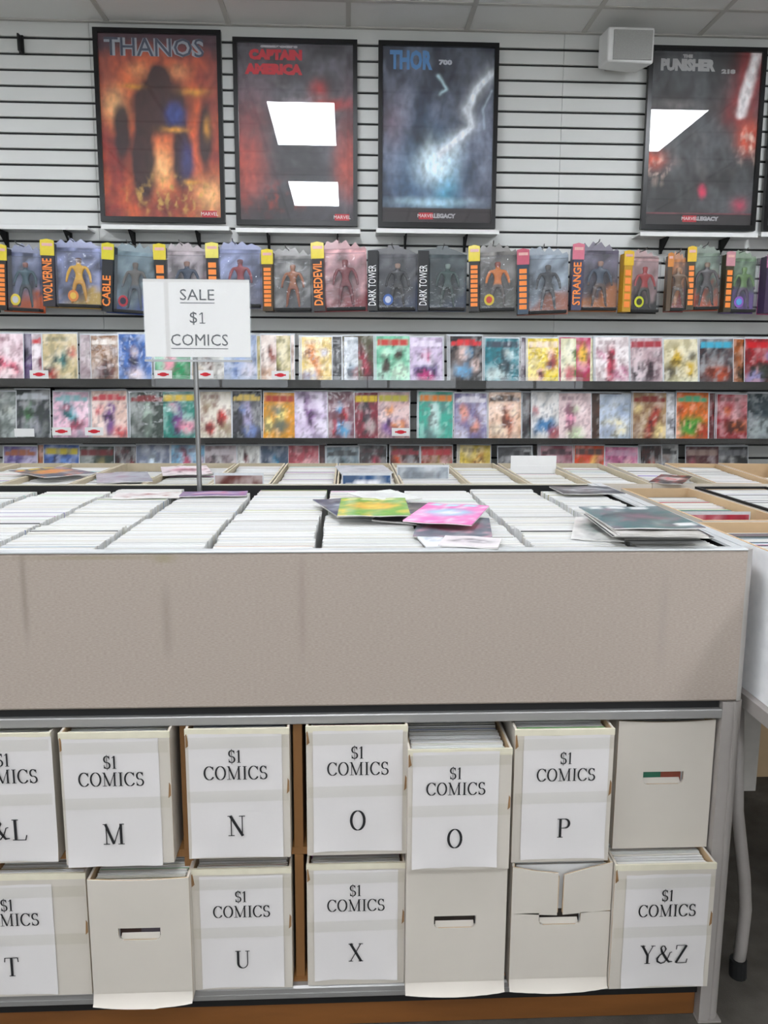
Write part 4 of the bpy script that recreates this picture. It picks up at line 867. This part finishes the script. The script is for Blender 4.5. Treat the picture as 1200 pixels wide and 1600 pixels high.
        # yellowed taped rim and ragged kraft corners
        b = MB(); b.box(-w/2-.0006, w/2+.0006, -.0008, th+.0006, h-lowfront-.012, h-lowfront+.0006); b.build('taped_rim', M_boxcream, t)
        b = MB(); b.prism([(w/2-.006, h*.5), (w/2-.001, h*.52), (w/2-.001, h*.6), (w/2-.004, h*.62)], -.0009, 0); b.prism([(-w/2+.001, h*.86), (-w/2+.007, h*.88), (-w/2+.003, h*.97), (-w/2+.001, h*.96)], -.0009, 0); b.build('torn_patch', M_kraftd, t)['kind'] = 'stuff'
    return t
SZ = .42
# upper row
comic_box('comic_box', 'white box labelled &L, cut by the left edge, upper row', -70, 84, 1137, 1345, 1.485, SZ, letters='K&L' if False else '&L', sheet=(.186, .262, .004, .004), seed=11, hgt=.272)
comic_box('comic_box', 'white box labelled M in the upper row, loose taped sheet', 97, 268, 1137, 1345, 1.475, SZ, letters='M', sheet=(.184, .268, -.008, -.004), seed=12, hgt=.276)
comic_box('comic_box', 'white box labelled N in the upper row', 292, 453, 1137, 1345, 1.485, SZ, letters='N', sheet=(.182, .262, -.004, .004), seed=13, hgt=.275)
comic_box('comic_box', 'white box labelled O in the upper row, left one, above the X box', 479, 636, 1132, 1335, 1.488, SZ, letters='O', sheet=(.178, .258, .002, .01), seed=14, hgt=.276)
L0 = .4035
comic_box('comic_box', 'white box labelled O pulled forward with comic tops showing above its sheet', 637, 798, 1150, 1360, 1.455, L0, letters='O', sheet=(.170, .246, -.008, .006), seed=15, hgt=.256)
comic_box('comic_box', 'white box labelled P in the upper row', 802, 955, 1135, 1355, 1.475, L0, letters='P', sheet=(.172, .266, .004, .008), seed=16, hgt=.285)
comic_box('comic_box', 'plain white box with a hand hole at upper right, no sheet', 962, 1111, 1128, 1328, 1.515, L0, plain=True, seed=17, hgt=.283, hole_col=('2c6c54', '8c4434'), fill=True, tilt=-.0, yaw=0)
# lower row
comic_box('comic_box', 'white box labelled T at lower left with crumpled side, lower row', -52, 138, 1350, 1545, 1.485, DK, letters='T', sheet=(.176, .245, -.035, .006), seed=18, hgt=.272)
comic_box('comic_box', 'plain white box with a hand hole at lower left, torn bottom corner', 141, 298, 1366, 1560, 1.462, DK, plain=True, flap=.005, seed=19, hgt=.272, hole_col=('3c2824', '504850'))
comic_box('comic_box', 'white box labelled U in the lower row', 301, 456, 1350, 1545, 1.488, DK, letters='U', sheet=(.168, .252, .0, .006), seed=20, hgt=.272)
comic_box('comic_box', 'white box labelled X in the lower row', 480, 632, 1345, 1545, 1.492, DK, letters='X', sheet=(.172, .25, .0, .012), seed=21, hgt=.275)
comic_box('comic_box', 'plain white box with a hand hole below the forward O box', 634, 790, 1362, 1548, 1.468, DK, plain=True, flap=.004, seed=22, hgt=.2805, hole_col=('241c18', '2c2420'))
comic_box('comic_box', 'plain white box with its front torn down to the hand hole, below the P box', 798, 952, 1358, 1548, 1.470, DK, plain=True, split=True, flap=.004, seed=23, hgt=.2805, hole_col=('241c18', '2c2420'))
comic_box('comic_box', 'white box labelled Y&Z at lower right with comic tops showing', 957, 1112, 1350, 1548, 1.458, DK, letters='Y&Z', sheet=(.174, .255, .006, .004), seed=24, hgt=.2805)

# ---------------------------------------------------------------- back table with long boxes
bt = thing('folding_table', 'long table behind the display table carrying open long boxes', 'table', (0, 2.5, 0))
b = MB(); b.box(-2.3, 2.2, 0.005, .67, .715, .738); b.build('tabletop', M_trimw, bt)
for x in (-2.1, -.1, 2.0):
    for y in (.08, .6): b = MB(); b.tube([(x, y, .001), (x, y, .714)], .014); b.build('leg', M_graymetal, bt)
def longbox(x0, x1, y0, y1, label, seed, fill=(0., 1.), ztop=-.012, outer=M_whiteboard, inner=M_kraft, h=.30, zt=None, group='open long boxes of comics', rimblack=False, cols=(.05, .04), fall=0., base=.7385):
    t = thing('long_box', label, 'box', ((x0+x1)/2, y0, base), group); w = x1-x0; d = y1-y0; th = .005; b = MB()
    b.box(-w/2, w/2, 0, th, 0, h, 1); b.box(-w/2, w/2, -.0006, 0, 0, h-.001, 0); b.box(-w/2, w/2, d-th, d, 0, h, 1)
    for s in (-1, 1):
        x = -w/2 if s < 0 else w/2-th; b.box(x, x+th, th, d-th, 0, h, 1); xx = -w/2-.0006 if s < 0 else w/2; b.box(xx, xx+.0006, 0, d, 0, h-.001, 0)
    b.box(-w/2, w/2, 0, d, 0, .003, 1); b.build('box_body', [outer, inner], t)
    if rimblack:
        b = MB()
        for a in ((-w/2-.001, w/2+.001, -.001, .006), (-w/2-.001, w/2+.001, d-.006, d+.001), (-w/2-.001, -w/2+.006, .006, d-.006), (w/2-.006, w/2+.001, .006, d-.006)): b.box(*a, h-.006, h+.001)
        b.build('black_rim', M_black, t)
    rnd = random.Random(seed); b = MB()
    run(b, -w/2+.009, w/2-.009, th+.006+fill[0]*(d-.03), th+.004+fill[1]*(d-.03), h+ztop, .25, rnd, dark=cols[0], colored=cols[1], fall=fall, lean=.03 if fill[1] < 1 else 0)
    o = b.build('comics', M_edges, t); o['kind'] = 'stuff'; return t
XA = [-1.68, -1.48, -1.28, -1.085, -.872, -.645, -.437, -.246, -.04, .168, .385, .582, .778, .98, 1.19, 1.40, 1.612, 1.825, 2.03]
SWING = {11: .015, 12: .045, 13: .09, 14: .13, 15: .145, 16: .15, 17: .15}     # the right-hand boxes stand askew
LA = ['open long box on the back table, far left beyond the photo', 'open long box on the back table, second beyond the left edge', 'open long box on the back table, just beyond the left edge', 'open long box at the left edge of the back row',
      'open long box under the yellow and orange comic', 'open long box with a grey bagged comic laid across it', 'open long box behind the sign pole', 'open long box with a brown and orange cover facing front', 'open long box of white comics, second right of the sign pole',
      'open long box with a blue cover facing front', 'open long box behind the green comic, pale bags', 'open long box behind the pink comic with dark dividers', 'open long box with a white header card standing in it',
      'tightly packed long box above the teal comic pile', 'long box with black and red comics spilled on top', 'half empty long box showing its brown inside', 'long box of white comics near the right edge, back row', 'long box at the right edge, back row']
for i in range(len(XA)-1):
    q_t = SWING.get(i, 0)
    fl = (0, 1) if i not in (4, 15) else (.0, .75)
    tt_ = longbox(XA[i]+.003, XA[i+1]-.003-(.003 if q_t else 0), 2.51+.1*q_t, 3.16, LA[i], 200+i, fill=fl, ztop=-.014 if i not in (15,) else -.035, h=.306, inner=mat('aged_kraft', 'b8ac94', .8) if i < 14 else M_kraft); tt_.rotation_euler = (0, 0, -q_t)
TZ = .7385+.306
flat_comic([(10, 729), (108, 727), (128, 741), (84, 752)], TZ+.008, '3c4458', 'e0a02c', 'e0804c', 'e8c838', 'yellow, orange and blue comic lying across a back long box', seed=40)
flat_comic([(160, 738), (236, 736), (232, 752), (140, 756)], TZ+.004, '9c9ca4', 'a8b0b8', '8c6c80', '', 'grey bagged comic lying across a back long box', seed=41)
flat_comic([(255, 729), (332, 727), (322, 740), (250, 742)], TZ+.003, 'ecdce0', 'e48ca4', '5c2c34', '', 'white and pink comic lying behind the sign pole', seed=42)
flat_comic([(528, 727), (606, 727), (610, 738), (524, 740)], TZ+.003, 'b8bcc0', 'd0d4d8', '8c9098', '', 'clear bag lying on the long box behind the green comic', seed=43)
flat_comic([(1030, 742), (1062, 742), (1084, 758), (1020, 752)], TZ+.004, '28242c', 'dcd8d8', 'c02c34', '', 'black, white and red comic lying in a right hand long box', seed=44)
def standing(px0, px1, pyt, D, g, c2, c3, label, h=.25, seed=0, ti=''):
    xa, xb = W(px0, pyt, D).x, W(px1, pyt, D).x; z = W(px0, pyt, D).z
    b = comic_mesh(xb-xa, h, g, c2, c3, ti, seed); o = b.build('comic_book', M_comic, None, ((xa+xb)/2, D, z-h)); tag(o, label, 'comic', 'covers facing front in the back boxes')
standing(336, 410, 743, 2.522, '6c3428', 'e07030', '28201c', 'brown and orange cover facing front in a back box', seed=51)
standing(536, 610, 743, 2.522, '245c8c', 'e8e8ec', '1c2c4c', 'blue cover with white title facing front in a back box', seed=52, ti='f0f0f4')
standing(622, 700, 730, 2.76, '9ca4ac', 'c8ccd0', '6c7480', 'grey cover facing front, behind the green comic', seed=53)
# white header card standing in a back box
a = W(798, 727, 2.95); c = W(869, 727, 2.95); b = MB(); b.box(-(c.x-a.x)/2, (c.x-a.x)/2, 0, .002, 0, .33); b.box(-(c.x-a.x)/2, (c.x-a.x)/2, -.0008, 0, .288, .293)
tag(b.build('header_card', M_white, None, ((a.x+c.x)/2, 2.95, W(800, 712, 2.95).z-.33)), 'blank white header card standing up out of a back long box', 'card')

# ---------------------------------------------------------------- right-hand table and its boxes
rt = thing('folding_table', 'table at right edge with open boxes, running towards the viewer', 'table', (.815, .9, 0))
b = MB(); b.bbox(.0, .9, .0, 1.56, .703, .732, .004); b.build('tabletop', M_graymetal, rt)
b = MB(); ptsL = [(1149, 1128), (1152, 1265), (1163, 1370), (1165, 1420), (1158, 1480), (1151, 1528)]
def leg_pts(D): return [tuple(W(px, py, D)-Vector((.815, .9, 0))) for px, py in ptsL]
LP = leg_pts(1.63); LP[0] = (LP[0][0], LP[0][1], .70); LP[-1] = (LP[-1][0], LP[-1][1], .02)
b.tube(LP, .0135, 12); l1 = b.build('leg', M_graymetal, rt, smooth=True)
b = MB(); b.tube([(LP[-1][0]+.002, LP[-1][1], .0), (LP[-1][0], LP[-1][1], .045)], .019, 12); b.build('rubber_foot', M_rubber, l1)
for dx, dy in ((.72, .7), (.06, .1), (.72, .1)):
    b = MB(); b.tube([(dx, dy, .0), (dx, dy, .70)], .0135, 10); b.build('leg', M_graymetal, rt)
BZ = .7325
longbox(.85, 1.065, 1.86, 2.44, 'kraft lined box at right with a red cover showing, behind the side rail', 301, fill=(.28, .9), ztop=-.022, h=.308, base=BZ, cols=(.1, .2), group='open boxes on the right table')
longbox(1.085, 1.31, 1.80, 2.44, 'black rimmed box of bagged comics at the right edge', 302, fill=(.0, 1), ztop=-.008, h=.312, base=BZ, rimblack=True, cols=(.12, .05), group='open boxes on the right table')
longbox(.832, 1.062, 1.10, 1.845, 'white sided box at the right edge, nearest the viewer', 303, fill=(.0, .93), ztop=-.016, h=.306, base=BZ, cols=(.25, .2), outer=mat('bright_white_board', 'f4f6f8', .5), group='open boxes on the right table')
longbox(1.085, 1.31, 1.10, 1.785, 'box of comics beyond the right edge of the photo', 304, h=.306, base=BZ, group='open boxes on the right table')
q = comic_mesh(.18, .262, 'b83c54', 'd87c8c', '3c2c30', '', 77).build('comic_book', M_comic, None, (.957, 2.02, .765)); tag(q, 'rose red cover facing front in the kraft lined box', 'comic')
# sheet and carton under the right table
b = MB(); a = W(1156, 1200, 1.72); c = W(1177, 1200, 1.72); b.box(0, c.x-a.x+.01, 0, .004, .415, .702)
tag(b.build('hanging_board', mat('grey_white_board', 'b4b0aa', .7), None, (a.x, 1.72, 0)), 'narrow off white board hanging under the right table', 'board')
t = thing('cardboard_box', 'brown cardboard carton on the floor under the right table', 'box', (1.56, 2.56, 0))
b = MB(); b.box(-.2, .2, 0, .28, .001, .4); b.build('carton', M_kraft, t); b = MB(); b.box(-.2, .2, -.0008, .14, .4002, .403); b.box(-.2, .2, .1405, .28, .4002, .403); b.build('lid_flap', M_kraft, t)
